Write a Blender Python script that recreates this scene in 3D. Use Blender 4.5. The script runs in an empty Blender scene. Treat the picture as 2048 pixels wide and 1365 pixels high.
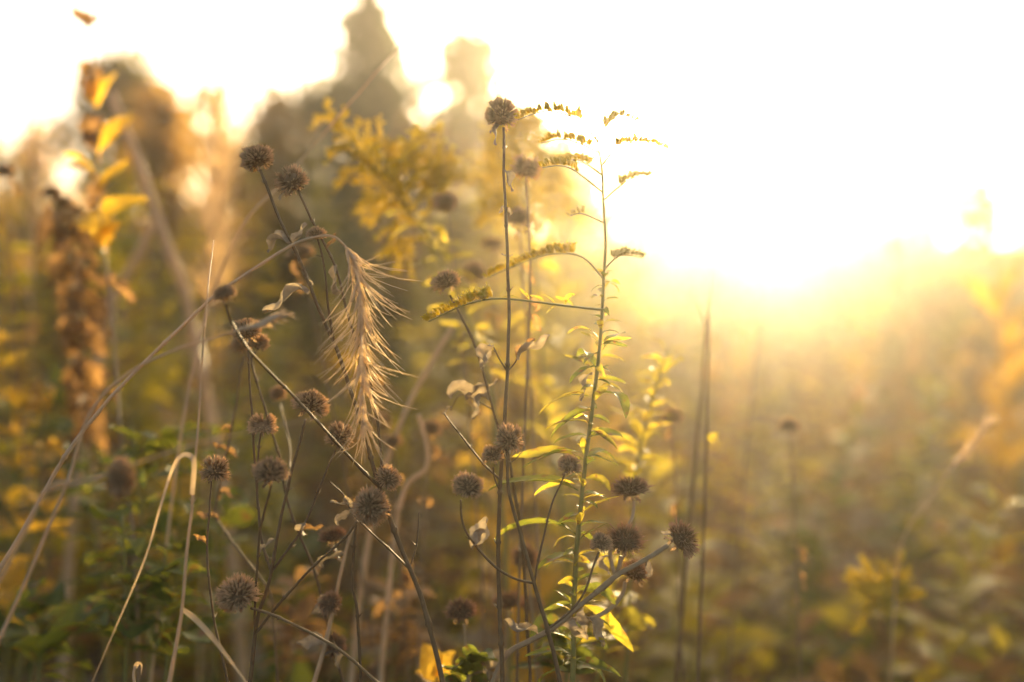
import bpy, math, random
import numpy as np
from mathutils import Vector, Matrix, Quaternion, noise

random.seed(11)
S = bpy.context.scene
C = S.collection
PI = math.pi
R = math.radians

# ------------------------------------------------------------------ camera
FPX = 35.0 / 36.0 * 2048.0          # focal length in photo pixels
CAM = Vector((0.0, 0.0, 0.95))
PITCH = math.atan((682.5 - 520.0) / FPX)   # eye level sits at row 520
cam_d = bpy.data.cameras.new('camera')
cam = bpy.data.objects.new('camera', cam_d)
C.objects.link(cam)
cam_d.lens = 35.0
cam_d.sensor_width = 36.0
cam_d.clip_start = 0.02
cam_d.clip_end = 500.0
cam.location = CAM
cam.rotation_euler = (PI / 2 - PITCH, 0, 0)
cam_d.dof.use_dof = True
cam_d.dof.focus_distance = 0.75
cam_d.dof.aperture_fstop = 1.6
S.camera = cam
FW = Vector((0, math.cos(PITCH), -math.sin(PITCH)))
UP = Vector((0, math.sin(PITCH), math.cos(PITCH)))
RT = Vector((1, 0, 0))


def ray(px, py):
    return FW + RT * ((px - 1024.0) / FPX) + UP * ((682.5 - py) / FPX)


def at(px, py, d):
    return CAM + ray(px, py) * d


# ------------------------------------------------------------------ light
SUN_DIR = ray(1500, 315).normalized()
SUN_EL = math.asin(SUN_DIR.z)
SUN_AZ = math.atan2(SUN_DIR.x, SUN_DIR.y)
world = bpy.data.worlds.new('World')
S.world = world
world.use_nodes = True
wn = world.node_tree.nodes
wn.clear()
sky = wn.new('ShaderNodeTexSky')
sky.sky_type = 'NISHITA'
sky.sun_disc = False
sky.sun_elevation = SUN_EL
sky.sun_rotation = SUN_AZ
sky.air_density = 0.4
sky.dust_density = 6.0
sky.ozone_density = 0.0
bgn = wn.new('ShaderNodeBackground')
bgn.inputs['Strength'].default_value = 0.15
wo = wn.new('ShaderNodeOutputWorld')
world.node_tree.links.new(sky.outputs[0], bgn.inputs[0])
world.node_tree.links.new(bgn.outputs[0], wo.inputs[0])
sd = bpy.data.lights.new('sun', 'SUN')
sun = bpy.data.objects.new('sun', sd)
C.objects.link(sun)
sd.energy = 5.0
sd.angle = R(0.5)
sd.color = (1.0, 0.75, 0.39)
sun.rotation_euler = (-SUN_DIR).to_track_quat('-Z', 'Y').to_euler()
sun.location = (0, 0, 8)
S.view_settings.view_transform = 'Standard'
S.view_settings.look = 'None'
S.view_settings.gamma = 1.0
S.view_settings.use_curve_mapping = False
S.view_settings.exposure = 2.18
HAZE_DENSITY = 0.0115
HAZE_G = 0.88

cy = S.cycles
cy.use_denoising = True
try:
    cy.denoiser = 'OPENIMAGEDENOISE'
except Exception:
    pass
cy.max_bounces = 6
cy.diffuse_bounces = 2
cy.glossy_bounces = 2
cy.transmission_bounces = 4
cy.volume_bounces = 1
cy.sample_clamp_indirect = 6.0


# ------------------------------------------------------------------ materials
def material(name, c1, c2, rough=0.6, trans=0.0, tcol=None, scale=60.0, spec=0.4, radial=None, spots=0):
    """c1/c2 vary by noise and by object; trans = share of light let through (leaves)."""
    m = bpy.data.materials.new(name)
    m.use_nodes = True
    nt = m.node_tree
    n, L = nt.nodes, nt.links
    n.clear()
    out = n.new('ShaderNodeOutputMaterial')
    tc = n.new('ShaderNodeTexCoord')
    oi = n.new('ShaderNodeObjectInfo')
    nz = n.new('ShaderNodeTexNoise')
    nz.inputs['Scale'].default_value = scale
    nz.inputs['Detail'].default_value = 4.0
    L.new(tc.outputs['Object'], nz.inputs['Vector'])
    add = n.new('ShaderNodeMath'); add.operation = 'MULTIPLY_ADD'
    L.new(oi.outputs['Random'], add.inputs[0])
    add.inputs[1].default_value = 0.5
    L.new(nz.outputs['Fac'], add.inputs[2])
    rp = n.new('ShaderNodeMapRange')
    rp.inputs['From Min'].default_value = 0.35
    rp.inputs['From Max'].default_value = 1.1
    L.new(add.outputs[0], rp.inputs['Value'])
    mx = n.new('ShaderNodeMix'); mx.data_type = 'RGBA'
    mx.inputs['A'].default_value = (*c1, 1)
    mx.inputs['B'].default_value = (*c2, 1)
    L.new(rp.outputs[0], mx.inputs['Factor'])
    col = mx.outputs['Result']
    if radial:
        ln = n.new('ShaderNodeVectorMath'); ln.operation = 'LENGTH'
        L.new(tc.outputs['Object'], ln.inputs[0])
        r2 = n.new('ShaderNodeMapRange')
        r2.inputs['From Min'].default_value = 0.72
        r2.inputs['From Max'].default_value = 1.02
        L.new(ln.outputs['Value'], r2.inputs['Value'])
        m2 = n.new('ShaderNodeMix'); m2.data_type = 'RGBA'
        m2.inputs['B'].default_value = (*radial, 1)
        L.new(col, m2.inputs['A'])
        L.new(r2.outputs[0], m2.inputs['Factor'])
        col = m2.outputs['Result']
    if spots:
        n2 = n.new('ShaderNodeTexNoise')
        n2.inputs['Scale'].default_value = spots
        n2.inputs['Detail'].default_value = 3.0
        of = n.new('ShaderNodeVectorMath'); of.operation = 'ADD'
        L.new(tc.outputs['Object'], of.inputs[0]); L.new(oi.outputs['Random'], of.inputs[1])
        L.new(of.outputs[0], n2.inputs['Vector'])
        r3 = n.new('ShaderNodeMapRange')
        r3.inputs['From Min'].default_value = .57
        r3.inputs['From Max'].default_value = .68
        L.new(n2.outputs['Fac'], r3.inputs['Value'])
        m3 = n.new('ShaderNodeMix'); m3.data_type = 'RGBA'
        m3.inputs['B'].default_value = (.16, .085, .03, 1)
        L.new(col, m3.inputs['A'])
        L.new(r3.outputs[0], m3.inputs['Factor'])
        col = m3.outputs['Result']
    pb = n.new('ShaderNodeBsdfPrincipled')
    pb.inputs['Roughness'].default_value = rough
    pb.inputs['Specular IOR Level'].default_value = spec
    L.new(col, pb.inputs['Base Color'])
    bp = n.new('ShaderNodeBump')
    bp.inputs['Strength'].default_value = 0.35
    bp.inputs['Distance'].default_value = 0.0008
    L.new(nz.outputs['Fac'], bp.inputs['Height'])
    L.new(bp.outputs[0], pb.inputs['Normal'])
    sh = pb.outputs[0]
    if trans > 0:
        tr = n.new('ShaderNodeBsdfTranslucent')
        tm = n.new('ShaderNodeMix'); tm.data_type = 'RGBA'; tm.blend_type = 'MULTIPLY'
        tm.inputs['Factor'].default_value = 1.0
        tm.inputs['B'].default_value = (*tcol, 1)
        sc = n.new('ShaderNodeVectorMath'); sc.operation = 'SCALE'
        L.new(col, sc.inputs[0]); sc.inputs['Scale'].default_value = 1.0
        L.new(sc.outputs[0], tm.inputs['A'])
        L.new(tm.outputs['Result'], tr.inputs['Color'])
        ms = n.new('ShaderNodeMixShader')
        ms.inputs[0].default_value = trans
        L.new(sh, ms.inputs[1]); L.new(tr.outputs[0], ms.inputs[2])
        sh = ms.outputs[0]
    L.new(sh, out.inputs['Surface'])
    return m


M = {}
M['soil'] = material('soil', (.06, .042, .025), (.14, .10, .055), .95, scale=9)
M['stem_dark'] = material('stem_dark', (.11, .066, .026), (.22, .14, .058), .6, scale=160, spec=.25)
M['stem_grey'] = material('stem_grey', (.26, .18, .09), (.44, .32, .17), .7, scale=160, spec=.2)
M['stem_green'] = material('stem_green', (.17, .165, .04), (.29, .25, .07), .5, scale=120, spec=.25)
M['straw'] = material('straw', (.42, .31, .16), (.62, .48, .27), .5, .25, (1.3, 1.15, .9), 90, spec=.5)
M['stem_brown'] = material('stem_brown', (.18, .115, .05), (.34, .225, .105), .6, scale=120)
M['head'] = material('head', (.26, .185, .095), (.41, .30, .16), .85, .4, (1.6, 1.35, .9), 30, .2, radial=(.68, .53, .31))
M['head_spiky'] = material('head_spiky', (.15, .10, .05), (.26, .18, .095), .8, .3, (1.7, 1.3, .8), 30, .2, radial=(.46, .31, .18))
M['head_far'] = material('head_far', (.08, .052, .03), (.17, .115, .065), .85, .2, (1.4, 1.2, .9), 60, .2)
M['bract'] = material('bract', (.16, .115, .07), (.30, .225, .14), .75, .4, (1.5, 1.3, .95), 12)
M['dry_leaf'] = material('dry_leaf', (.21, .168, .108), (.40, .335, .225), .75, .35, (1.2, 1.1, .9), 8)
M['brown_leaf'] = material('brown_leaf', (.13, .085, .038), (.33, .225, .105), .7, .45, (1.7, 1.35, .8), 8)
M['leaf_green'] = material('leaf_green', (.075, .108, .02), (.17, .19, .03), .55, .5, (1.7, 1.5, .9), 7, spots=5)
M['leaf_yellow'] = material('leaf_yellow', (.21, .20, .028), (.42, .34, .04), .5, .55, (1.75, 1.6, 1.0), 7, spots=5)
M['leaf_orange'] = material('leaf_orange', (.38, .22, .028), (.60, .40, .05), .5, .6, (1.55, 1.45, .9), 7)
M['floret'] = material('floret', (.62, .47, .03), (.84, .68, .06), .6, .65, (1.2, 1.22, .9), 150)
M['bud'] = material('bud', (.30, .26, .05), (.46, .38, .08), .6, .4, (1.6, 1.5, .9), 150)
M['awn'] = material('awn', (.70, .58, .40), (.85, .74, .54), .5, .6, (1.3, 1.22, 1.0), 90, .6)
M['bark'] = material('bark', (.06, .045, .032), (.13, .10, .07), .9, scale=25)
M['needle'] = material('needle', (.035, .06, .018), (.085, .105, .03), .6, .4, (1.8, 1.6, 1.0), 2)
M['tree_leaf'] = material('tree_leaf', (.055, .075, .016), (.19, .15, .03), .55, .5, (2.0, 1.7, 1.0), 2)
M['shrub_leaf'] = material('shrub_leaf', (.14, .12, .025), (.34, .21, .04), .55, .5, (1.8, 1.5, 1.0), 2)


# ------------------------------------------------------------------ mesh helpers
class MB:
    def __init__(self):
        self.v = []
        self.f = []

    def add(self, vs, fs):
        o = len(self.v)
        self.v.extend(tuple(p) for p in vs)
        self.f.extend(tuple(i + o for i in f) for f in fs)

    def tube(self, pts, rad, n=6, cap=True):
        k = len(pts)
        if k < 2:
            return
        vs, fs = [], []
        t0 = (pts[1] - pts[0]).normalized()
        ref = Vector((0, 0, 1)) if abs(t0.z) < .9 else Vector((1, 0, 0))
        a = t0.cross(ref).normalized()
        for i in range(k):
            t = (pts[min(i + 1, k - 1)] - pts[max(i - 1, 0)])
            if t.length < 1e-9:
                t = t0.copy()
            t.normalize()
            a = (a - t * a.dot(t)).normalized()
            b = t.cross(a)
            r = rad[i] if hasattr(rad, '__len__') else rad
            for j in range(n):
                w = 2 * PI * j / n
                vs.append(pts[i] + (a * math.cos(w) + b * math.sin(w)) * r)
        for i in range(k - 1):
            for j in range(n):
                q = (j + 1) % n
                fs.append((i * n + j, i * n + q, (i + 1) * n + q, (i + 1) * n + j))
        if cap:
            fs.append(tuple(range(n))[::-1])
            fs.append(tuple((k - 1) * n + j for j in range(n)))
        self.add(vs, fs)

    def sliver(self, a, b, w, n=3):
        """thin three-sided hair from a to a point b"""
        t = (b - a)
        if t.length < 1e-9:
            return
        t = t.normalized()
        x = t.orthogonal().normalized() * w
        y = t.cross(x)
        vs = [a + x, a - x * .5 + y * .87, a - x * .5 - y * .87, b]
        self.add(vs, [(0, 1, 3), (1, 2, 3), (2, 0, 3)])

    def blob(self, c, ax, r, l, n=5):
        """small spindle along ax"""
        ax = ax.normalized()
        x = ax.orthogonal().normalized()
        y = ax.cross(x)
        vs = [c - ax * l]
        for (h, s) in ((-.35, .9), (.4, .8)):
            for j in range(n):
                w = 2 * PI * j / n + h
                vs.append(c + ax * l * h + (x * math.cos(w) + y * math.sin(w)) * r * s)
        vs.append(c + ax * l)
        fs = []
        for j in range(n):
            q = (j + 1) % n
            fs += [(0, 1 + q, 1 + j), (1 + j, 1 + q, 1 + n + q, 1 + n + j), (1 + n + j, 1 + n + q, 1 + 2 * n)]
        self.add(vs, fs)

    def leaf(self, Mx, lf):
        vs, fs = lf
        self.add([Mx @ Vector(p) for p in vs], fs)

    def mesh(self, name, mat, smooth=True):
        me = bpy.data.meshes.new(name)
        me.from_pydata(self.v, [], self.f)
        me.materials.append(mat)
        if smooth:
            me.polygons.foreach_set('use_smooth', [True] * len(me.polygons))
        me.update()
        return me


def link(name, me, parent=None, mat=None):
    o = bpy.data.objects.new(name, me)
    C.objects.link(o)
    if parent is not None:
        o.parent = parent
    if mat is not None:
        o.matrix_local = mat
    return o


def thing(name, loc, label, cat, group=None):
    o = bpy.data.objects.new(name, None)
    o.empty_display_size = .05
    C.objects.link(o)
    o.location = loc
    o['label'] = label
    o['category'] = cat
    if group:
        o['group'] = group
    return o


def leaf_geo(W=.16, droop=.7, fold=.25, twist=0.0, curl=0.0, serr=.0, seed=0, nu=10, nv=4, wob=.02, peak=.42):
    """leaf of unit length along +X, up +Z; returns verts, faces"""
    rnd = random.Random(seed)
    vs, fs = [], []
    x = z = 0.0
    px = pz = 0.0
    ph = rnd.random() * 9
    for i in range(nu + 1):
        t = i / nu
        a = droop * .35 - droop * (t ** 1.2) + wob * 8 * math.sin(ph + t * 7)
        if i:
            x += math.cos(a) / nu
            z += math.sin(a) / nu
        if t < .1:
            w = W * .1 + W * .2 * t
        else:
            u = (t - .1) / .9
            w = W * (math.sin(PI * min(1, u ** (math.log(.5) / math.log(peak)))) ** .85) + .004
        if i == nu:
            w = .002
        w *= 1 + serr * (1 if i % 2 else -1)
        tw = twist * t
        for j in range(nv + 1):
            s = j / nv * 2 - 1
            if curl > .05:
                c = curl * (.5 + .5 * t) * (1 + .15 * math.sin(ph + 5 * t))
                yy = math.sin(c * s) / c * w
                zz = (1 - math.cos(c * s)) / c * w
            else:
                yy = s * w
                zz = abs(s) * w * fold
            zz += wob * W * 6 * math.sin(9 * t + 3 * s + ph) * abs(s)
            y2 = yy * math.cos(tw) - zz * math.sin(tw)
            z2 = yy * math.sin(tw) + zz * math.cos(tw)
            vs.append((x - math.sin(a) * z2, y2, z + math.cos(a) * z2))
    m = nv + 1
    for i in range(nu):
        for j in range(nv):
            fs.append((i * m + j, i * m + j + 1, (i + 1) * m + j + 1, (i + 1) * m + j))
    return vs, fs


def leaf_mx(base, tip, roll=0.0, up=None, wscale=1.0):
    """matrix that lays a unit leaf from base to tip"""
    d = tip - base
    l = d.length
    x = d.normalized()
    u = up or Vector((0, 0, 1))
    y = u.cross(x)
    if y.length < 1e-3:
        y = Vector((1, 0, 0)).cross(x)
    y.normalize()
    z = x.cross(y)
    q = Quaternion(x, roll)
    y = q @ y
    z = q @ z
    m = Matrix((x * l, y * l * wscale, z * l)).transposed().to_4x4()
    m.translation = base
    return m


LEAF = {'green': [], 'dry': [], 'broad': [], 'low': []}
for k in range(6):
    LEAF['green'].append(leaf_geo(.105 + .02 * (k % 3), .55 + .22 * k, .3, .3 * (k - 2.5), 0, .05, k, 12, 4, .012, .38))
for k in range(7):
    LEAF['dry'].append(leaf_geo(.20 + .03 * (k % 3), 0.8 + .28 * k, .2, 1.1 * (k - 3) / 2, 1.1 + .3 * (k % 4), .06, 20 + k, 14, 6, .06, .4))
for k in range(4):
    LEAF['broad'].append(leaf_geo(.24 + .03 * k, .5 + .25 * k, .25, .25 * (k - 1.5), 0, .03, 40 + k, 10, 4, .02, .42))
for k in range(4):
    LEAF['low'].append(leaf_geo(.12 + .03 * k, .6 + .3 * k, .3, .3 * (k - 1.5), 0, 0, 60 + k, 4, 2, .02, .42))
LMESH = {}


def leaf_mesh(kind, k, mat):
    key = (kind, k % len(LEAF[kind]), mat)
    if key not in LMESH:
        b = MB()
        b.leaf(Matrix(), LEAF[kind][key[1]])
        LMESH[key] = b.mesh('leaf', M[mat])
    return LMESH[key]


# ------------------------------------------------------------------ seed heads (unit radius, axis +Z)
def fib(n, zmin):
    out = []
    for i in range(n):
        z = 1 - (1 - zmin) * (i + .5) / n
        r = math.sqrt(max(0, 1 - z * z))
        a = i * 2.399963
        out.append(Vector((r * math.cos(a), r * math.sin(a), z)))
    return out


def bergamot_head(seed, n=300, flat=.82, zmin=-.5, shed=.45):
    rnd = random.Random(seed)
    b = MB()
    off = Vector((rnd.uniform(-.1, .1), rnd.uniform(-.1, .1), 0))
    for d in fib(n, zmin):
        d = (d + Vector([rnd.gauss(0, .06) for _ in range(3)])).normalized()
        if noise.noise(d * 1.5 + Vector((seed * 3.1, 1, 0))) > shed:
            continue                       # a patch that has already fallen
        L = 1 + rnd.gauss(0, .06) + .22 * noise.noise(d * 1.6 + Vector((seed, 0, 0)))
        ax = (d + Vector((0, 0, .12))).normalized()
        p1 = Vector((d.x * L, d.y * L, d.z * L * flat))
        p0 = Vector((d.x * .4, d.y * .4, d.z * .4 * flat - .1))
        pm = p0.lerp(p1, .6)
        ax = (p1 - p0).normalized()
        r = .040 * rnd.uniform(.8, 1.25)
        x = ax.orthogonal().normalized()
        y = ax.cross(x)
        vs = []
        for (p, rr) in ((p0, r * .7), (pm, r), (p1, r * 1.05), (p1 - ax * .07, r * .55)):
            for j in range(6):
                w = 2 * PI * j / 6
                vs.append(p + (x * math.cos(w) + y * math.sin(w)) * rr)
        fs = []
        for i in range(3):
            for j in range(6):
                q = (j + 1) % 6
                fs.append((i * 6 + j, i * 6 + q, i * 6 + 6 + q, i * 6 + 6 + j))
        fs.append((18, 19, 20, 21, 22, 23))
        b.add(vs, fs)
        for j in range(5):
            w = 2 * PI * j / 5 + rnd.random()
            s = (x * math.cos(w) + y * math.sin(w))
            b.sliver(p1 + s * r, p1 + s * r * 2.0 + ax * rnd.uniform(.05, .2), .010)
    # receptacle
    vs, fs = [], []
    for i in range(7):
        th = PI * i / 6
        for j in range(10):
            w = 2 * PI * j / 10
            vs.append(Vector((math.sin(th) * math.cos(w) * .62, math.sin(th) * math.sin(w) * .62, math.cos(th) * .55 * flat - .08)))
    for i in range(6):
        for j in range(10):
            q = (j + 1) % 10
            fs.append((i * 10 + j, i * 10 + 10 + j, i * 10 + 10 + q, i * 10 + q))
    b.add(vs, fs)
    return b.mesh('seed_head', M['head'])


def bract_ring(seed, n=5, size=.65):
    rnd = random.Random(seed)
    b = MB()
    for k in range(n):
        a = 2 * PI * k / n + rnd.uniform(-.4, .4)
        d = Vector((math.cos(a), math.sin(a), rnd.uniform(-1.1, -.1))).normalized()
        base = Vector((math.cos(a) * .18, math.sin(a) * .18, -.52))
        mx = leaf_mx(base, base + d * size * rnd.uniform(.6, 1.25), rnd.uniform(-.5, .5))
        b.leaf(mx, LEAF['dry'][rnd.randrange(7)])
    return b.mesh('bract_ring', M['bract'])


def spiky_head(seed, n=330, flat=.78, zmin=-.45):
    rnd = random.Random(seed)
    b = MB()
    for d in fib(n, zmin):
        d = (d + Vector([rnd.gauss(0, .08) for _ in range(3)])).normalized()
        L = 1 + rnd.gauss(0, .09)
        p1 = Vector((d.x * L, d.y * L, d.z * L * flat))
        p0 = p1 * .5
        t = (p1 - p0).normalized()
        cu = (Vector((0, 0, 1)) * .5 + Vector([rnd.gauss(0, .5) for _ in range(3)])) * .05
        w = rnd.uniform(.022, .036)
        b.tube([p0, p0.lerp(p1, .7), p1 + cu, p1 + cu * 2.0 + t * .1], [w, w, w * .7, .004], 4, False)
    vs, fs = [], []
    for i in range(7):
        th = PI * i / 6
        for j in range(10):
            w = 2 * PI * j / 10
            vs.append(Vector((math.sin(th) * math.cos(w) * .68, math.sin(th) * math.sin(w) * .68, math.cos(th) * .6 * flat - .03)))
    for i in range(6):
        for j in range(10):
            q = (j + 1) % 10
            fs.append((i * 10 + j, i * 10 + 10 + j, i * 10 + 10 + q, i * 10 + q))
    b.add(vs, fs)
    return b.mesh('spiky_head', M['head_spiky'])


HEADS = [bergamot_head(1), bergamot_head(2, 280, .92, -.6), bergamot_head(3, 290, .72, -.35), bergamot_head(4, 330, .98, -.75),
         bergamot_head(8, 260, .85, -.6, .2), bergamot_head(9, 240, .7, -.2, .3), bergamot_head(10, 300, 1.05, -.6, .25)]
SPIKY = [spiky_head(5), spiky_head(6, 300, .9, -.6), spiky_head(7, 320, .66, -.3)]
BRACTS = [bract_ring(31), bract_ring(32, 4, .8), bract_ring(33, 6, .5)]


# ------------------------------------------------------------------ foreground plants from photo outlines
def smooth_path(pts, seg=6):
    """Catmull-Rom through (x, y, depth)"""
    P = [Vector(p) for p in pts]
    if len(P) < 3:
        return [P[0].lerp(P[-1], i / seg) for i in range(seg + 1)]
    out = []
    for i in range(len(P) - 1):
        p0 = P[max(i - 1, 0)]; p1 = P[i]; p2 = P[i + 1]; p3 = P[min(i + 2, len(P) - 1)]
        for k in range(seg):
            t = k / seg
            out.append(.5 * ((2 * p1) + (p2 - p0) * t + (2 * p0 - 5 * p1 + 4 * p2 - p3) * t * t + (3 * p1 - p0 - 3 * p2 + p3) * t ** 3))
    out.append(P[-1])
    return out


class Plant:
    """one plant: pixel paths (bottom to top) at a depth, drawn down to the ground"""

    def __init__(self, name, label, cat, d, main, r=(.0017, .0009), mat='stem_dark', tipd=None, group=None, nodes=.035, lean=.35, sides=7):
        self.d = d
        self.seed = random.randrange(10 ** 6)
        self.rnd = random.Random(self.seed)
        self.mat = mat
        self.nodes = nodes
        self.sides = sides
        tipd = d if tipd is None else tipd
        n = len(main)
        path = smooth_path([(p[0], p[1], d + (tipd - d) * (i / (n - 1)) if len(p) < 3 else p[2]) for i, p in enumerate(main)])
        self.pix = list(path)
        w = [at(*p) for p in path]
        # down to the ground
        t = (w[0] - w[min(4, len(w) - 1)]).normalized()
        if t.z > -.3:
            t.z = -.3
            t.normalize()
        k = 8
        p = w[0].copy()
        low = []
        z0 = p.z
        for i in range(k):
            u = (i + 1) / k
            dirn = Vector((t.x * (1 - u) * lean * 2, t.y * (1 - u) * lean * 2, -1))
            p = p + dirn * (z0 / k)
            low.append(p.copy())
        low[-1].z = 0.0
        self.base = low[-1].copy()
        low[-1].z = -.01
        pts = low[::-1] + w
        self.o = thing(name, self.base, label, cat, group)
        self.stem('stem', pts, r[0], r[1], mat)

    def loc(self, m):
        return Matrix.Translation(-self.base) @ m

    def stem(self, name, pts, r0, r1, mat, nodes=None):
        nodes = self.nodes if nodes is None else nodes
        q, rad = [], []
        b = MB()
        acc = self.rnd.uniform(0, .03)
        n = len(pts)
        for i, p in enumerate(pts):
            q.append(p - self.base + noise.noise_vector(p * 24) * .0011 + noise.noise_vector(p * 70) * .0003)
            rad.append((r0 + (r1 - r0) * (i / (n - 1))) * (1 + .10 * noise.noise(p * 60)))
        # resample finely with node swellings
        Q, RR = [q[0]], [rad[0]]
        for i in range(1, n):
            seg = (q[i] - q[i - 1]).length
            acc += seg
            if nodes and acc > nodes and seg > 1e-5 and i < n - 1:
                acc = self.rnd.uniform(-.02, .01)
                dr = (q[i] - q[i - 1]).normalized()
                e = max(rad[i] * 1.2, .0006)
                if seg > 3 * e:
                    Q += [q[i] - dr * 2 * e, q[i] - dr * e, q[i]]
                    RR += [rad[i], rad[i] * 1.55, rad[i] * 1.15]
                    if self.rnd.random() < .8:
                        for s in (-1, 1):
                            sd = dr.orthogonal()
                            sd.rotate(Quaternion(dr, self.rnd.random() * 6))
                            b.sliver(q[i] - dr * e + sd * rad[i] * s, q[i] + dr * self.rnd.uniform(.0005, .003) + sd * s * self.rnd.uniform(.001, .004), .0005)
                    continue
            Q.append(q[i]); RR.append(rad[i])
        b.tube(Q, RR, self.sides)
        return link(name, b.mesh(name, M[mat]), self.o)

    def branch(self, pts, r=(.001, .0008), tipd=None, mat=None, name='branch', at_first=None):
        """first point joins the plant; others give the way"""
        f = pts[0]
        near = min(self.pix, key=lambda p: (p.x - f[0]) ** 2 + (p.y - f[1]) ** 2)
        d0 = near.z if at_first is None else at_first
        tipd = d0 if tipd is None else tipd
        n = len(pts)
        pp = [(near.x, near.y, d0)] if at_first is None else [(f[0], f[1], d0)]
        pp += [(p[0], p[1], d0 + (tipd - d0) * (i + 1) / (n - 1)) for i, p in enumerate(pts[1:])]
        path = smooth_path(pp)
        self.pix += path
        w = [at(*p) for p in path]
        self.stem(name, w, r[0], r[1], mat or self.mat)
        return path

    def dep(self, px, py):
        return min(self.pix, key=lambda p: (p.x - px) ** 2 + (p.y - py) ** 2).z

    def head(self, px, py, size, axis=(0, 1), kind='b', v=0, toward=0.0, bracts=True, d=None):
        """size = width in pixels; axis = direction in the picture (x right, y up)"""
        d = self.dep(px, py) if d is None else d
        c = at(px, py, d)
        rr = size / 2 / FPX * d
        ax = (RT * axis[0] + UP * axis[1] - FW * toward).normalized()
        q = ax.to_track_quat('Z', 'Y') @ Quaternion((0, 0, 1), self.rnd.random() * 6.28)
        u = self.rnd.uniform
        m = Matrix.Translation(c) @ q.to_matrix().to_4x4() @ Matrix.Diagonal((rr * u(.98, 1.18), rr * u(.92, 1.12), rr * u(.9, 1.18), 1))
        me = (HEADS if kind == 'b' else SPIKY)[(v + (4 if self.rnd.random() < .35 else 0)) % 7 if kind == 'b' else v % 3]
        o = link('seed_head', me, self.o, self.loc(m))
        if bracts:
            link('bract_ring', BRACTS[v % 3], o)
        return o

    def leaf(self, bx, by, tx, ty, mat='dry_leaf', kind='dry', k=None, roll=None, dd=0.0, ws=1.0, up=None):
        d = self.dep(bx, by)
        b = at(bx, by, d)
        t = at(tx, ty, d + dd)
        if kind == 'dry':
            t = b + (t - b) * 1.2        # it curls up and ends short
        k = self.rnd.randrange(7) if k is None else k
        roll = self.rnd.uniform(-.6, .6) if roll is None else roll
        return link('leaf', leaf_mesh(kind, k, mat), self.o, self.loc(leaf_mx(b, t, roll, up, ws)))


def axis_of(path):
    a, b = path[-4], path[-1]
    v = Vector((b.x - a.x, -(b.y - a.y)))
    return tuple(v.normalized())

# ================================================================== the setting
def make_ground():
    n = 90
    xs = np.linspace(-60, 60, n)
    vs, fs = [], []
    for j in range(n):
        for i in range(n):
            x = math.copysign(abs(xs[i] / 60) ** 1.8 * 60, xs[i])
            y = math.copysign(abs(xs[j] / 60) ** 1.8 * 60, xs[j])
            z = -.03 + .035 * noise.noise(Vector((x * .6, y * .6, 0))) - .02
            vs.append((x, y, min(z, -.002)))
    for j in range(n - 1):
        for i in range(n - 1):
            a = j * n + i
            fs.append((a, a + 1, a + n + 1, a + n))
    b = MB()
    b.add(vs, fs)
    o = link('ground', b.mesh('ground', M['soil']))
    o['kind'] = 'structure'
    o['label'] = 'dark soil of the meadow under the plants'


make_ground()


# ------------------------------------------------------------------ leaf cards in bulk (numpy), for masses nobody can count
def bulk_leaves(name, mats, pts, dirs, lens, wids, matidx, rs):
    """each leaf: a bent, folded blade of 6 verts / 4 quads-tris"""
    n = len(pts)
    d = dirs / np.linalg.norm(dirs, axis=1, keepdims=True)
    rv = rs.normal(size=(n, 3))
    y = np.cross(d, rv)
    y /= np.linalg.norm(y, axis=1, keepdims=True) + 1e-9
    z = np.cross(d, y)
    L = lens[:, None]
    W = wids[:, None]
    bend = rs.uniform(-.35, .1, (n, 1)) * L
    down = np.array([[0, 0, 1.0]])
    p0 = pts
    p1 = pts + d * L * .45
    p2 = pts + d * L + down * bend
    a = p1 + y * W + z * W * .35
    b_ = p1 - y * W + z * W * .35
    V = np.stack([p0, a, p1, b_, p2], 1).reshape(-1, 3)
    base = (np.arange(n) * 5)[:, None]
    F = np.concatenate([base + np.array([[0, 1, 2]]), base + np.array([[0, 2, 3]]), base + np.array([[1, 4, 2]]), base + np.array([[2, 4, 3]])], 1).reshape(-1, 3)
    me = bpy.data.meshes.new(name)
    me.vertices.add(len(V))
    me.vertices.foreach_set('co', V.astype(np.float32).ravel())
    me.loops.add(len(F) * 3)
    me.loops.foreach_set('vertex_index', F.astype(np.int32).ravel())
    me.polygons.add(len(F))
    me.polygons.foreach_set('loop_start', np.arange(0, len(F) * 3, 3, dtype=np.int32))
    for m in mats:
        me.materials.append(M[m])
    me.polygons.foreach_set('material_index', np.repeat(matidx, 4).astype(np.int32))
    me.update(calc_edges=True)
    me.validate()
    return me


rs = np.random.RandomState(5)


def undergrowth():
    n = 26000
    D = 1.15 + rs.uniform(0, 1, n) ** 1.6 * 8.5
    X = rs.uniform(-.75, .75, n) * (D + .5)
    Hh = np.clip(.30 + .05 * D, 0, .75)
    Z = rs.uniform(0, 1, n) ** 1.2 * Hh
    pts = np.stack([X, D, Z], 1)
    dirs = rs.normal(size=(n, 3)) * np.array([1, 1, .6]) + np.array([0, 0, .35])
    lens = rs.uniform(.04, .13, n)
    wids = lens * rs.uniform(.09, .2, n)
    # patches of one kind of leaf grow together
    pat = np.array([noise.noise(Vector((x * 1.7, y * 1.7, 3.0))) for x, y in zip(X, D)]) + rs.normal(0, .22, n)
    mi = np.digitize(pat, [-.22, -.02, .14, .34])
    me = bulk_leaves('undergrowth', ['brown_leaf', 'dry_leaf', 'leaf_green', 'leaf_yellow', 'brown_leaf'], pts, dirs, lens, wids, mi, rs)
    o = link('undergrowth', me)
    o['kind'] = 'stuff'
    o['label'] = 'tangle of low brown and green leaves covering the meadow floor'
    o['category'] = 'undergrowth'


undergrowth()


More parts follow.
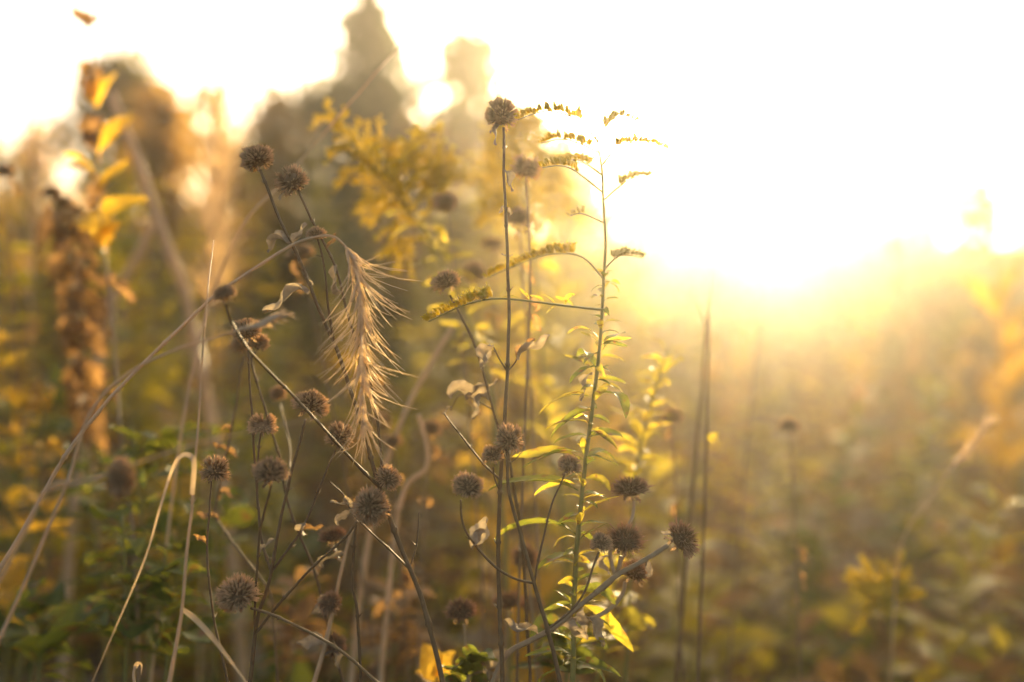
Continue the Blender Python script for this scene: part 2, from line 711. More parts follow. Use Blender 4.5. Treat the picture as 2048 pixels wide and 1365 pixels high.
def distant_meadow():
    n = 42000
    D = 6.0 + rs.uniform(0, 1, n) ** 1.3 * 34
    X = rs.uniform(-.8, .8, n) * D
    top = .95 + .25 * np.array([noise.noise(Vector((x * .35, y * .35, 9.0))) for x, y in zip(X, D)])
    Z = rs.uniform(.05, 1, n) ** .7 * top
    pts = np.stack([X, D, Z], 1)
    dirs = rs.normal(size=(n, 3)) * np.array([.7, .7, .5]) + np.array([0, 0, .9])
    lens = rs.uniform(.10, .30, n) * (1 + D / 40)
    wids = lens * rs.uniform(.07, .16, n)
    pat = np.array([noise.noise(Vector((x * .7, y * .7, 5.0))) for x, y in zip(X, D)]) + rs.normal(0, .2, n)
    mi = np.digitize(pat, [-.2, 0, .15, .33])
    me = bulk_leaves('distant_meadow', ['brown_leaf', 'leaf_yellow', 'straw', 'leaf_green', 'leaf_orange'], pts, dirs, lens, wids, mi, rs)
    o = link('distant_meadow', me)
    o['kind'] = 'stuff'
    o['label'] = 'far golden brown meadow growth reaching to the trees'
    o['category'] = 'meadow'


distant_meadow()


# ------------------------------------------------------------------ trees and shrubs beyond the meadow
def crown_clumps(b, centres, rad, n, size, rnd, flat=1.0):
    for c in centres:
        for _ in range(n):
            v = Vector([rnd.gauss(0, .5) for _ in range(3)])
            v.z *= flat
            p = c + v * rad
            d = Vector([rnd.gauss(0, 1) for _ in range(3)])
            if d.length < .1:
                continue
            d.normalize()
            s = size * rnd.uniform(.6, 1.4)
            y = d.orthogonal().normalized()
            y.rotate(Quaternion(d, rnd.random() * 6.28))
            q = d.cross(y)
            b.add([p, p + d * s * .5 + y * s * .28, p + d * s + q * s * .2, p + d * s * .5 - y * s * .28], [(0, 1, 2), (0, 2, 3)])


def conifer(px, D, top_py, width_px, label, seed):
    rnd = random.Random(seed)
    p = at(px, 520, D)
    base = Vector((p.x, p.y, 0))
    H = at(px, top_py, D).z
    Wd = width_px / FPX * D / 2
    o = thing('conifer_tree', base, label, 'tree')
    b = MB()
    b.tube([Vector((0, 0, -.05)), Vector((.03, 0, H * .4)), Vector((0, .02, H * .8)), Vector((0, 0, H))], [H * .022, H * .016, H * .007, .004], 8)
    bl = MB()
    cs = []
    z = H * .12
    while z < H * .985:
        u = (z - H * .1) / (H * .9)
        rr = Wd * (1 - u) ** 1.05 * rnd.uniform(.45, 1.2) + .03
        k = 6 if u < .8 else 4
        a0 = rnd.random() * 6
        for j in range(k):
            a = a0 + 2 * PI * j / k + rnd.uniform(-.3, .3)
            l = rr * rnd.uniform(.5, 1.25)
            tip = Vector((math.cos(a) * l, math.sin(a) * l, z + l * .28))
            s0 = Vector((0, 0, z))
            bl.tube([s0, s0.lerp(tip, .5) - Vector((0, 0, l * .06)), tip], [.012 * (1 - u) + .004, .007, .002], 5, False)
            m = max(2, int(l / .11))
            for q in range(m):
                cs.append((s0.lerp(tip, (q + .7) / m), .045 + .10 * (1 - u)))
        z += H * .034
    link('trunk', b.mesh('trunk', M['bark']), o)
    link('limbs', bl.mesh('limbs', M['bark']), o)['kind'] = 'stuff'
    bc = MB()
    for c, r in cs:
        crown_clumps(bc, [c], r, 20, .085, rnd, .65)
    cr = link('crown', bc.mesh('crown', M['needle'], False), o)
    cr['kind'] = 'stuff'


def round_tree(px, D, top_py, width_px, label, seed, mat='tree_leaf', name='leafy_tree', low=.25, dens=40, cat='tree', leaf=.09, group=None, flat=1.0):
    rnd = random.Random(seed)
    p = at(px, 520, D)
    base = Vector((p.x, p.y, 0))
    H = at(px, top_py, D).z
    Wd = width_px / FPX * D / 2
    o = thing(name, base, label, cat, group)
    b = MB()
    b.tube([Vector((0, 0, -.05)), Vector((.04, .02, H * .3)), Vector((-.02, .05, H * .6)), Vector((0, 0, H * .9))], [H * .026, H * .02, H * .012, .006], 8)
    link('trunk', b.mesh('trunk', M['bark']), o)
    bl = MB()
    cs = []
    for k in range(26):
        u = rnd.random()
        z = H * (low + (1 - low) * u)
        prof = math.sin(PI * min(1, .18 + .8 * u)) ** .7
        a = rnd.random() * 6.283
        l = Wd * prof * rnd.uniform(.35, 1.0)
        tip = Vector((math.cos(a) * l, math.sin(a) * l, min(z + .1 * H * rnd.random(), H * .97)))
        s0 = Vector((0, 0, max(.05 * H, z - l * .8)))
        bl.tube([s0, s0.lerp(tip, .5) + Vector((0, 0, .03 * H)), tip], [.012, .008, .003], 5, False)
        cs.append(tip)
        cs.append(s0.lerp(tip, .65) + Vector((0, 0, .02 * H)))
    link('limbs', bl.mesh('limbs', M['bark']), o)['kind'] = 'stuff'
    bc = MB()
    crown_clumps(bc, cs, Wd * .34, dens, leaf, rnd, flat)
    cr = link('crown', bc.mesh('crown', M[mat], False), o)
    cr['kind'] = 'stuff'


conifer(746, 5.6, -8, 840, 'tall dark conifer with a pointed top standing behind the meadow', 1)
round_tree(945, 5.7, 92, 230, 'small rounded leafy tree just beside the tall conifer', 2)
round_tree(235, 5.8, 130, 270, 'broad dark green leafy tree behind the orange leaved stalk', 3)
round_tree(620, 6.0, 190, 260, 'low bushy dark tree at the foot of the tall conifer', 4, low=.15)
round_tree(1010, 9.6, 215, 280, 'wide golden bush below the small rounded tree', 5, mat='shrub_leaf', name='leafy_shrub', low=.1, cat='shrub')
round_tree(430, 7.0, 190, 240, 'golden brown leafy shrub between the broad tree and the conifer', 6, mat='shrub_leaf', name='leafy_shrub', low=.08, dens=26, cat='shrub')
round_tree(60, 6.8, 265, 260, 'yellowing shrub left of the broad dark green tree', 7, mat='shrub_leaf', name='leafy_shrub', low=.08, dens=26, cat='shrub')
for k, (px, D, ty, w) in enumerate(((1230, 9, 345, 300), (1400, 12, 420, 300), (1600, 12, 425, 330), (1780, 10, 385, 320), (1930, 9, 385, 300), (2080, 8, 380, 300), (1120, 5.8, 290, 260), (1010, 5.6, 235, 220), (860, 5.2, 245, 220), (540, 5.4, 225, 230), (330, 5.2, 215, 200))):
    round_tree(px, D, ty, w, ('hazy hedge bush behind the tall green goldenrod', 'hazy hedge bush above the forking rod', 'hazy hedge bush above the lone hazy head', 'hazy hedge bush just left of the tall thin branched stalk', 'hazy hedge bush just right of the tall thin branched stalk', 'hazy hedge bush behind the orange leaved stalk')[k] if k < 6 else ('golden brown bush behind the upper sprays of the tall goldenrod', 'golden brown bush behind the flat dome head', 'golden brown bush right of the yellow goldenrod plumes', 'golden brown bush behind the two high slanting bergamot heads', 'golden brown bush between the broad tree and the feathery plumes')[k - 6], 50 + k, mat='shrub_leaf', name='hedge_bush', low=.06, dens=26, cat='bush', leaf=.10, group='bushes of the hazy hedge' if k < 6 else 'bushes below the trees')


# ------------------------------------------------------------------ meadow plants that repeat behind the sharp ones
def curve_stem(h, lean, rnd, n=10):
    a = rnd.random() * 6.28
    bx, by = math.cos(a) * lean * h, math.sin(a) * lean * h
    w = rnd.uniform(-.02, .02) * h
    return [Vector((bx * (i / n) ** 1.7 + w * math.sin(i / n * 5), by * (i / n) ** 1.7 + w * math.cos(i / n * 4), h * i / n)) for i in range(n + 1)]


def on(path, t):
    f = t * (len(path) - 1)
    i = min(int(f), len(path) - 2)
    return path[i].lerp(path[i + 1], f - i)


def raceme(b, path, rnd, step=.0032, size=1.0, buds=None):
    """florets crowded on the upper side of an arching twig"""
    L = sum((path[i + 1] - path[i]).length for i in range(len(path) - 1))
    n = max(4, int(L / (step * size)))
    for k in range(n):
        t = (k + rnd.random()) / n
        p = on(path, t)
        q = on(path, min(1, t + .03))
        tan = (q - p).normalized() if (q - p).length > 1e-7 else Vector((1, 0, 0))
        side = tan.cross(Vector((0, 0, 1)))
        side = side.normalized() if side.length > 1e-4 else Vector((0, 1, 0))
        upv = side.cross(tan)
        d = (upv * rnd.uniform(.5, 1.2) + side * rnd.gauss(0, .6) + tan * .35).normalized()
        l = .0030 * size * rnd.uniform(.8, 1.3) * (1.1 - .35 * t)
        c = p + d * l * 1.4
        b.blob(c, d, l * .55, l, 5)
        for _ in range(4):
            e = (d + Vector([rnd.gauss(0, .55) for _ in range(3)])).normalized()
            b.sliver(c + d * l * .4, c + d * l * .4 + e * l * 1.25, l * .22)


def proto_goldenrod(seed):
    rnd = random.Random(seed)
    h = 1.2
    P = curve_stem(h, .14, rnd)
    b = MB(); b.tube(P, [.0035 - .0024 * i / 10 for i in range(11)], 5)
    lf = MB()
    for k in range(44):
        t = .25 + .6 * k / 44
        p = on(P, t)
        a = k * 2.4
        l = (.11 - .06 * (k / 44)) * rnd.uniform(.8, 1.2)
        tip = p + Vector((math.cos(a), math.sin(a), rnd.uniform(.1, .9))) * l
        lf.leaf(leaf_mx(p, tip, rnd.uniform(-.4, .4)), LEAF['low'][rnd.randrange(4)])
    fl = MB()
    for k in range(17):
        t = .76 + .24 * k / 17
        p = on(P, t)
        a = k * 2.4 + rnd.random()
        l = (.17 * (1.1 - k / 19)) * rnd.uniform(.7, 1.2)
        dv = Vector((math.cos(a), math.sin(a), 0))
        pth = [p, p + dv * l * .4 + Vector((0, 0, l * .4)), p + dv * l * .8 + Vector((0, 0, l * .45)), p + dv * l * 1.1 + Vector((0, 0, l * .25))]
        b.tube(pth, [.0011, .0009, .0007, .0004], 4, False)
        raceme(fl, pth[1:], rnd, .004, 1.5)
    return [('stem', b.mesh('stem', M['stem_green']), None), ('foliage', lf.mesh('foliage', M['leaf_yellow']), 'stuff'), ('flower_plume', fl.mesh('flower_plume', M['floret']), 'stuff')], h


def proto_leafy(seed, mat, stem='stem_green', n=52, h=1.1, ll=.12, up=.6, geo='low'):
    rnd = random.Random(seed)
    P = curve_stem(h, .12, rnd)
    b = MB(); b.tube(P, [.0035 - .0025 * i / 10 for i in range(11)], 5)
    lf = MB()
    for k in range(n):
        t = .2 + .8 * k / n
        p = on(P, t)
        a = k * 2.4
        l = ll * (1.15 - .6 * k / n) * rnd.uniform(.7, 1.25)
        tip = p + Vector((math.cos(a), math.sin(a), rnd.gauss(up, .35))) * l
        lf.leaf(leaf_mx(p, tip, rnd.uniform(-.6, .6)), LEAF[geo][rnd.randrange(4)])
    return [('stem', b.mesh('stem', M[stem]), None), ('foliage', lf.mesh('foliage', M[mat]), 'stuff')], h


def proto_seedhead(seed):
    rnd = random.Random(seed)
    h = 1.15
    P = curve_stem(h, .1, rnd)
    b = MB(); b.tube(P, [.003 - .002 * i / 10 for i in range(11)], 5)
    hd = MB()
    tips = [P[-1]]
    for k in range(5):
        p = on(P, .5 + .09 * k)
        a = rnd.random() * 6.28
        l = rnd.uniform(.1, .24)
        q = p + Vector((math.cos(a) * .45, math.sin(a) * .45, .9)) * l
        b.tube([p, p.lerp(q, .5) + Vector((math.cos(a), math.sin(a), 0)) * .012, q], [.0014, .0012, .001], 4, False)
        tips.append(q)
    for c in tips:
        r = rnd.uniform(.009, .0135)
        for d in fib(70, -.6):
            d = (d + Vector([rnd.gauss(0, .1) for _ in range(3)])).normalized()
            p1 = c + Vector((d.x, d.y, d.z * .8)) * r
            b2 = c + (p1 - c) * .35
            hd.tube([b2, p1], [r * .09, r * .1], 4)
    lf = MB()
    for k in range(14):
        p = on(P, .25 + .7 * rnd.random())
        a = rnd.random() * 6.28
        l = rnd.uniform(.03, .06)
        lf.leaf(leaf_mx(p, p + Vector((math.cos(a), math.sin(a), -.6)) * l, rnd.uniform(-1, 1)), LEAF['dry'][rnd.randrange(7)])
    return [('stem', b.mesh('stem', M['stem_brown']), None), ('seed_heads', hd.mesh('seed_heads', M['head_far']), 'stuff'), ('withered_leaves', lf.mesh('withered_leaves', M['brown_leaf']), 'stuff')], h


def proto_grass(seed):
    rnd = random.Random(seed)
    h = 1.2
    b = MB()
    for k in range(30):
        a = rnd.random() * 6.28
        l = rnd.uniform(.5, 1.0) * h
        sp = rnd.uniform(.08, .45) * l
        base = Vector((math.cos(a) * .03, math.sin(a) * .03, 0))
        dv = Vector((math.cos(a), math.sin(a), 0))
        w = rnd.uniform(.002, .004)
        sd_ = Vector((-math.sin(a), math.cos(a), 0))
        vs, fs = [], []
        for i in range(8):
            t = i / 7
            p = base + dv * sp * t ** 2 + Vector((0, 0, l * (t - .22 * t ** 3)))
            ww = w * (1 - t ** 2) + .0002
            vs += [p - sd_ * ww, p + dv * ww * .5, p + sd_ * ww]
        for i in range(7):
            fs += [(i * 3, i * 3 + 1, i * 3 + 4, i * 3 + 3), (i * 3 + 1, i * 3 + 2, i * 3 + 5, i * 3 + 4)]
        b.add(vs, fs)
    s = MB()
    sp_ = MB()
    for k in range(5):
        a = rnd.random() * 6.28
        dv = Vector((math.cos(a), math.sin(a), 0))
        pth = [dv * .02 + dv * .22 * (i / 9) ** 2.2 + Vector((0, 0, h * rnd.uniform(.985, 1.0) * (i / 9) * (1 - .04 * k))) for i in range(10)]
        s.tube(pth, .0011, 4, False)
        for j in range(26):
            p = on(pth, .86 + .14 * j / 26)
            e = Vector([rnd.gauss(0, .6) for _ in range(3)]) + Vector((0, 0, .9)) + dv * .4
            sp_.sliver(p, p + e.normalized() * rnd.uniform(.012, .03), .0012)
    return [('blades', b.mesh('blades', M['straw']), 'stuff'), ('stalks', s.mesh('stalks', M['straw']), 'stuff'), ('grass_spikes', sp_.mesh('grass_spikes', M['awn']), 'stuff')], h


PROTO = {
    'goldenrod': ('meadow_goldenrod', 'goldenrod', 'soft yellow goldenrod in the meadow', [proto_goldenrod(s) for s in (1, 2, 3)]),
    'green': ('leafy_green_stalk', 'plant', 'green leafy stalk', [proto_leafy(s, 'leaf_green') for s in (4, 5)]),
    'yellow': ('leafy_yellow_stalk', 'plant', 'yellow leaved stalk', [proto_leafy(s, 'leaf_yellow', h=1.15, ll=.13) for s in (6, 7)]),
    'orange': ('leafy_orange_stalk', 'plant', 'stalk with glowing orange leaves', [proto_leafy(s, 'leaf_orange', 'stem_brown', 34, 1.15, .13, .9) for s in (8, 9)]),
    'brown': ('withered_brown_stalk', 'plant', 'withered stalk with hanging brown leaves', [proto_leafy(s, 'brown_leaf', 'stem_brown', 46, 1.1, .09, -.5) for s in (10, 11)]),
    'seed': ('branched_seed_stalk', 'plant', 'branched dry stalk with round dark heads', [proto_seedhead(s) for s in (12, 13, 14)]),
    'grass': ('straw_grass_tuft', 'grass', 'tuft of straw grass blades', [proto_grass(s) for s in (15, 16)]),
}


def put(kind, x, y, h, rot=None, label=None):
    nm, cat, lab, protos = PROTO[kind]
    px = 1024 + FPX * x / y
    where = ('behind the orange leaved stem' if px < 330 else 'behind the upright grass stalk' if px < 560 else 'under the tall conifer' if px < 880
             else 'behind the tall upright bergamot' if px < 1120 else 'behind the tall green goldenrod' if px < 1330
             else 'beyond the two dark rods' if px < 1560 else 'right of the lone hazy head' if px < 1800 else 'beyond the low yellow tuft')
    how = ('tall ' if h > 1.15 else 'short ' if h < .85 else '') + ('near ' if y < 2.6 else 'distant ' if y > 4.6 else '')
    lab = how + lab + ' ' + where
    parts, ph = random.choice(protos)
    o = thing(nm, (x, y, 0), label or lab, cat, None if label else 'blurred meadow plants: ' + kind)
    o.rotation_euler = (random.gauss(0, .05), random.gauss(0, .05), random.random() * 6.28 if rot is None else rot)
    s = h / ph
    ws = .5 + .5 * s
    o.scale = (ws, ws, s)
    for pn, me, kd in parts:
        c = link(pn, me, o)
        if kd:
            c['kind'] = kd
    return o


def put_px(kind, px, py, D, **k):
    p = at(px, py, D)
    return put(kind, p.x, p.y, max(.3, p.z), **k)


# how high the meadow reaches, by bearing (rows of the photo)
def top_row(px):
    pts = ((-200, 260), (0, 240), (300, 260), (500, 280), (800, 290), (1000, 300), (1250, 410), (1350, 470), (1500, 500), (1650, 480), (1800, 420), (2048, 400), (2300, 400))
    for (a, ya), (b, yb) in zip(pts, pts[1:]):
        if a <= px <= b:
            return ya + (yb - ya) * (px - a) / (b - a)
    return 420


kinds_left = ['goldenrod'] * 3 + ['green'] * 2 + ['yellow'] * 4 + ['orange'] * 3 + ['brown'] * 5 + ['seed'] * 5 + ['grass'] * 4
kinds_right = ['goldenrod'] * 3 + ['green'] * 3 + ['yellow'] * 4 + ['orange'] * 1 + ['brown'] * 6 + ['seed'] * 4 + ['grass'] * 2
done = []
tries = 0
while len(done) < 270 and tries < 6000:
    tries += 1
    D = 1.4 + random.random() ** 1.5 * 5.2
    px = random.uniform(-180, 2230)
    p = at(px, 520, D)
    if any((p.x - a) ** 2 + (p.y - b) ** 2 < .012 * (1 + D * .35) for a, b in done):
        continue
    row = top_row(px) + random.random() ** 1.3 * 420 + (60 if D < 2.2 else 0)
    z = at(px, row, D).z
    h = max(.55, min(1.75, z))
    if D < 3.2 and 450 < px < 1600:        # plants shortened here so sunlight reaches the front ones
        h = min(h, random.uniform(.85, 1.0) * (.74 + (D - .75) * .10))
    elif D < 3.0 and px >= 1600:           # the right of the meadow grows lower near by
        h = min(h, random.uniform(.8, 1.0) * (.60 + (D - 1.0) * .20))
    kind = random.choice(kinds_left if px < 1150 else kinds_right)
    put(kind, p.x, p.y, h)
    done.append((p.x, p.y))

put_px('seed', 1880, 250, 2.6, label='tall thin branched stalk rising above the hazy hedge')
put_px('orange', 2075, 330, 2.2, label='orange leaved stalk reaching into the white sky beside the hedge')
for k, (px, row, D, kd) in enumerate(((1035, 310, 3.2, 'yellow'), (1085, 330, 2.9, 'goldenrod'), (1130, 335, 3.3, 'yellow'), (1170, 350, 2.8, 'goldenrod'), (1215, 360, 3.1, 'yellow'),
                                     (1260, 385, 3.0, 'goldenrod'), (1300, 405, 3.2, 'yellow'), (1345, 425, 3.1, 'goldenrod'), (985, 290, 3.0, 'yellow'), (1240, 365, 3.4, 'yellow'), (1150, 300, 3.5, 'goldenrod'))):
    put_px(kd, px, row, D)
put_px('goldenrod', 1112, 165, 1.7, label='high goldenrod spire behind the upper sprays of the tall green one')
# ================================================================== plants in and near the plane of focus
BG = 'bergamot_plant'

# tall double stem with crossing branches
P = Plant(BG, 'tallest dry bergamot left of the grass spike, slanting dark stem with many heads', 'bergamot', .75,
          [(888, 1372), (850, 1220), (820, 1140), (800, 1090), (760, 978), (733, 880), (708, 800), (690, 745), (668, 688), (640, 620), (615, 560), (585, 490), (552, 420), (521, 340)], (.0021, .0011))
P.head(514, 318, 64, (-.35, 1), 'b', 1)
p = P.branch([(668, 688), (660, 630), (655, 585), (645, 520), (634, 474)], (.0010, .0007), .74)
P.head(632, 470, 36, (-.1, 1), 'b', 0, d=.74, bracts=False)
p = P.branch([(762, 975), (764, 920), (752, 830), (738, 750), (715, 690), (700, 640), (682, 570), (660, 510), (625, 440), (596, 380)], (.0011, .0009), .765)
P.head(583, 362, 56, (-.5, .8), 'b', 2, d=.765)
P.leaf(580, 365, 560, 394, k=2)
P.branch([(766, 985), (768, 970), (772, 965)], (.001, .0009))
P.head(776, 957, 50, (.5, .7), 'b', 3)
p = P.branch([(757, 975), (690, 905), (640, 850), (565, 770), (500, 700), (462, 640), (452, 610)], (.0012, .0008), .66)
P.head(449, 590, 42, (-.3, 1), 'b', 2, d=.66)
p = P.branch([(818, 1140), (790, 1110), (740, 1062), (708, 1030), (695, 1000), (682, 985), (662, 966)], (.0009, .0006), .77)
P.leaf(700, 1020, 668, 1000, k=3); P.leaf(705, 1025, 672, 1042, k=5); P.leaf(700, 1020, 690, 990, k=1)
P.branch([(818, 1135), (832, 1095), (836, 1060), (837, 1025)], (.0007, .0005), .77)
P.leaf(620, 582, 534, 612, k=1, roll=.4, ws=.9)
P.leaf(585, 490, 522, 492, k=4, roll=-.5)
P.leaf(588, 492, 606, 452, k=2, roll=.8)
P.leaf(655, 505, 668, 470, mat='brown_leaf', k=0)
P.leaf(672, 530, 674, 584, k=5, roll=1.2, ws=1.3)
P.leaf(622, 575, 616, 552, k=3)
P.leaf(744, 770, 778, 762, mat='brown_leaf', k=6, ws=1.2)
P.leaf(672, 690, 685, 672, k=0)

# bushy group of heads at the left of the first
P = Plant(BG, 'bushy dry bergamot whose upright branches carry heads left of the grass spike', 'bergamot', .75,
          [(498, 1372), (508, 1290), (518, 1230), (530, 1190), (541, 1145), (558, 1050), (580, 960), (600, 890), (612, 838)], (.0018, .0009))
P.head(622, 810, 66, (.3, 1), 'b', 0)
P.branch([(543, 1145), (590, 1080), (612, 1040), (640, 975), (655, 940), (672, 900)], (.0010, .0007), .76)
P.head(680, 873, 56, (.25, 1), 'b', 2, d=.76)
P.branch([(541, 1145), (522, 1080), (513, 1000), (509, 900), (502, 800), (497, 700)], (.0011, .0008), .77)
P.head(493, 662, 56, (-.2, 1), 'b', 1, d=.77)
P.branch([(513, 985), (516, 930), (520, 880), (522, 865)], (.0008, .0007), .755)
P.head(525, 850, 53, (.1, 1), 'b', 2, d=.755)
P.branch([(514, 1270), (511, 1180), (518, 1080), (530, 1020), (541, 968)], (.0010, .0008), .70)
P.head(541, 945, 63, (.1, 1), 'b', 0, d=.70)
P.branch([(514, 1265), (560, 1205), (620, 1140), (690, 1075), (716, 1042)], (.0011, .0009), .735)
P.head(742, 1014, 70, (.45, .45), 'b', 3, toward=.6, d=.735)
P.leaf(612, 1042, 606, 1078, k=4, ws=1.3)
P.leaf(520, 1105, 540, 1080, k=2)

P = Plant(BG, 'dry bergamot with one large round head on a low stem bowing to the left', 'bergamot', .735,
          [(765, 1372), (690, 1308), (615, 1262), (545, 1230), (502, 1216)], (.0012, .0010))
P.head(475, 1189, 74, (-.35, .9), 'b', 3)

P = Plant(BG, 'slender dry bergamot with one small head on a thin stem beside the bent grass', 'bergamot', .75,
          [(457, 1372), (432, 1260), (420, 1180), (413, 1090), (418, 1020), (424, 958)], (.0011, .0007))
P.head(430, 940, 56, (.05, 1), 'b', 2)
P.leaf(413, 1088, 392, 1070, mat='brown_leaf', k=2)

P = Plant(BG, 'dry bergamot stem with a small tawny head tucked behind the bushy group', 'bergamot', .82,
          [(690, 1372), (655, 1250), (632, 1150), (600, 1070), (570, 985), (556, 900), (505, 740), (510, 705)], (.0014, .0008))
P.head(515, 685, 42, (.2, 1), 'b', 1)
P.branch([(570, 985), (580, 900), (562, 810)], (.0008, .0006), .9)
P.head(556, 788, 32, (-.2, 1), 'b', 3, d=.9)
P.leaf(600, 1070, 640, 1050, mat='brown_leaf', k=1)

P = Plant(BG, 'dark leafless bergamot stem with shrivelled leaves behind the small thin headed stem', 'bergamot', .86,
          [(556, 1372), (548, 1260), (536, 1180), (440, 1050), (436, 1000), (460, 880), (478, 760), (486, 715)], (.0013, .0008))
P.head(480, 692, 36, (-.2, 1), 'b', 0)
for (a, b_, c, e) in ((440, 1040, 400, 1025), (450, 920, 480, 905), (455, 905, 430, 885), (462, 870, 440, 850), (437, 1000, 470, 985)):
    P.leaf(a, b_, c, e, mat='brown_leaf')

# tall stem in the middle
P = Plant(BG, 'tall upright bergamot with a single shaggy head beside the tall goldenrod', 'bergamot', .75,
          [(1006, 1372), (1000, 1230), (996, 1100), (1000, 980), (1008, 860), (1015, 745), (1018, 640), (1015, 540), (1010, 400), (1006, 256)], (.0019, .0010))
P.head(1003, 230, 62, (0, 1), 'b', 0)
P.leaf(1000, 248, 986, 284, k=3, ws=1.3); P.leaf(1004, 250, 982, 262, k=2)
P.leaf(1009, 338, 1024, 378, k=1, roll=1.0, ws=1.1)
P.leaf(1012, 412, 998, 424, k=0); P.leaf(1013, 415, 1022, 428, k=5)
P.leaf(1015, 515, 1005, 508, k=2); P.leaf(1015, 515, 1024, 510, k=2)
P.branch([(1015, 748), (1000, 720), (988, 695)], (.0007, .0005), .75)
P.leaf(988, 692, 958, 730, k=4, roll=.9, ws=1.3)
P.branch([(1015, 750), (1030, 728), (1036, 715)], (.0007, .0005), .75)
P.leaf(1034, 720, 1088, 672, k=0, roll=.2, ws=1.2); P.leaf(1034, 716, 1060, 680, mat='brown_leaf', k=2)
P.branch([(1000, 965), (968, 930), (935, 888), (905, 850), (887, 825)], (.0009, .0006), .76)
P.branch([(999, 985), (990, 960), (986, 935)], (.0008, .0006), .74)
P.head(985, 910, 38, (0, 1), 'b', 1, d=.74)
P.branch([(1004, 900), (1020, 925), (1045, 905)], (.0005, .0003), .76)

P = Plant(BG, 'bergamot with one soft head leaning to the left behind the goldenrod spray', 'bergamot', .80,
          [(1060, 1372), (1045, 1100), (1022, 940), (1000, 865), (985, 820), (966, 745), (945, 680), (915, 620), (900, 590)], (.0014, .0008))
P.head(892, 564, 52, (-.3, 1), 'b', 3)
for (a, b_, c, e) in ((966, 745, 975, 695), (972, 770, 935, 790), (975, 785, 945, 830), (980, 800, 905, 775), (978, 780, 992, 760)):
    P.leaf(a, b_, c, e, k=None)
P.branch([(985, 822), (950, 800), (920, 790), (900, 822)], (.0006, .0004), .82)
P.leaf(905, 815, 886, 826, k=1)

P = Plant(BG, 'curved bergamot with three stalked heads rising from one dark forked stem', 'bergamot', .735,
          [(1122, 1372), (1095, 1258), (1070, 1178), (1055, 1120), (1040, 1060), (1018, 985), (1014, 930), (1015, 902)], (.0019, .0010))
P.head(1019, 879, 60, (.1, 1), 'b', 2)
P.branch([(1064, 1170), (1030, 1158), (990, 1135), (950, 1090), (926, 1045), (922, 1000)], (.0010, .0007), .72)
P.head(936, 973, 56, (.2, .9), 'b', 3, d=.72)
P.leaf(950, 1090, 972, 1045, k=2, roll=1.3, ws=1.6); P.leaf(945, 1098, 962, 1060, k=5, roll=.3)
P.branch([(1071, 1168), (1078, 1110), (1088, 1070), (1105, 1010), (1131, 950)], (.0009, .0006), .74)
P.head(1139, 931, 43, (.15, 1), 'b', 0, d=.74)
P.branch([(1096, 1258), (1135, 1228), (1165, 1190), (1185, 1135), (1197, 1105)], (.0010, .0008), .74)
P.head(1203, 1086, 42, (.2, 1), 'b', 1, d=.74)

# woolly stemmed spiky heads
P = Plant('spiky_flower_plant', 'grey woolly stemmed plant with four spiky seed heads turned to the sun', 'seed heads', .76,
          [(985, 1372), (1012, 1310), (1060, 1280), (1115, 1250), (1155, 1215), (1185, 1190), (1215, 1168), (1236, 1142), (1243, 1112)], (.0025, .0018), 'stem_grey', nodes=0)
P.head(1250, 1082, 64, (.1, 1), 's', 1, toward=.25)
P.branch([(1190, 1185), (1235, 1150), (1290, 1120), (1338, 1092)], (.0022, .0018), .75)
P.head(1364, 1079, 68, (.85, .45), 's', 0, d=.75)
P.branch([(1228, 1150), (1222, 1120), (1224, 1095), (1250, 1060), (1265, 1032), (1268, 1003)], (.0016, .0013), .79)
P.head(1261, 979, 72, (-.1, 1), 's', 2, d=.79)
P.branch([(1130, 1240), (1180, 1238), (1220, 1218), (1245, 1190), (1252, 1165)], (.0019, .0015), .79)
P.head(1270, 1145, 54, (.3, .9), 's', 1, d=.79)
P.leaf(1172, 1232, 1210, 1285, k=3, roll=.6, ws=1.3); P.leaf(1165, 1215, 1168, 1262, k=1, roll=1.2)
P.leaf(1080, 1275, 1018, 1240, k=0, roll=.7, ws=1.6); P.leaf(1120, 1250, 1170, 1268, k=2, roll=-.8, ws=1.2)
P.leaf(1225, 1110, 1205, 1150, k=4); P.leaf(1290, 1120, 1300, 1150, k=5)
P.leaf(1345, 1075, 1325, 1062, k=1)


def spiky(px, py, size, d, label, stem, v=0, ax=(0, 1)):
    Q = Plant('spiky_flower_plant', label, 'seed heads', d, stem, (.0018, .0012), 'stem_grey', nodes=0)
    Q.head(px, py, size, ax, 's', v)
    return Q


Q = spiky(922, 1224, 60, .83, 'lone brown spiky head above the grey green leaves', [(938, 1372), (935, 1310), (928, 1250)], 0)
for k in range(13):
    a = k * 2.4
    Q.leaf(935, 1330 + (k % 5) * 12, 935 + math.cos(a) * 65, 1318 + math.sin(a) * 26 + (k % 5) * 12, mat='leaf_green', kind='broad', dd=math.sin(a) * .03, ws=1.1)
spiky(1050, 1117, 50, .90, 'dark spiky head half hidden behind the forked bergamot stem', [(1075, 1372), (1068, 1260), (1056, 1160), (1051, 1135)], 1)
spiky(1016, 1205, 52, .92, 'dim spiky head behind the base of the tall upright bergamot', [(1012, 1372), (1012, 1290), (1015, 1225)], 2)
spiky(1062, 1210, 46, .94, 'dim spiky head just right of another behind the tall upright bergamot', [(1085, 1372), (1075, 1290), (1064, 1228)], 0)
Q = Plant('spiky_flower_plant', 'straw coloured stalk with rusty spiky heads along its leaning stem', 'seed heads', .81,
          [(628, 1372), (650, 1290), (672, 1190), (690, 1110), (703, 1060)], (.0024, .0012), 'straw', nodes=.05)
Q.branch([(690, 1118), (678, 1120), (672, 1105), (666, 1092)], (.0012, .001), .82)
Q.head(665, 1073, 52, (-.2, 1), 's', 2, d=.82)
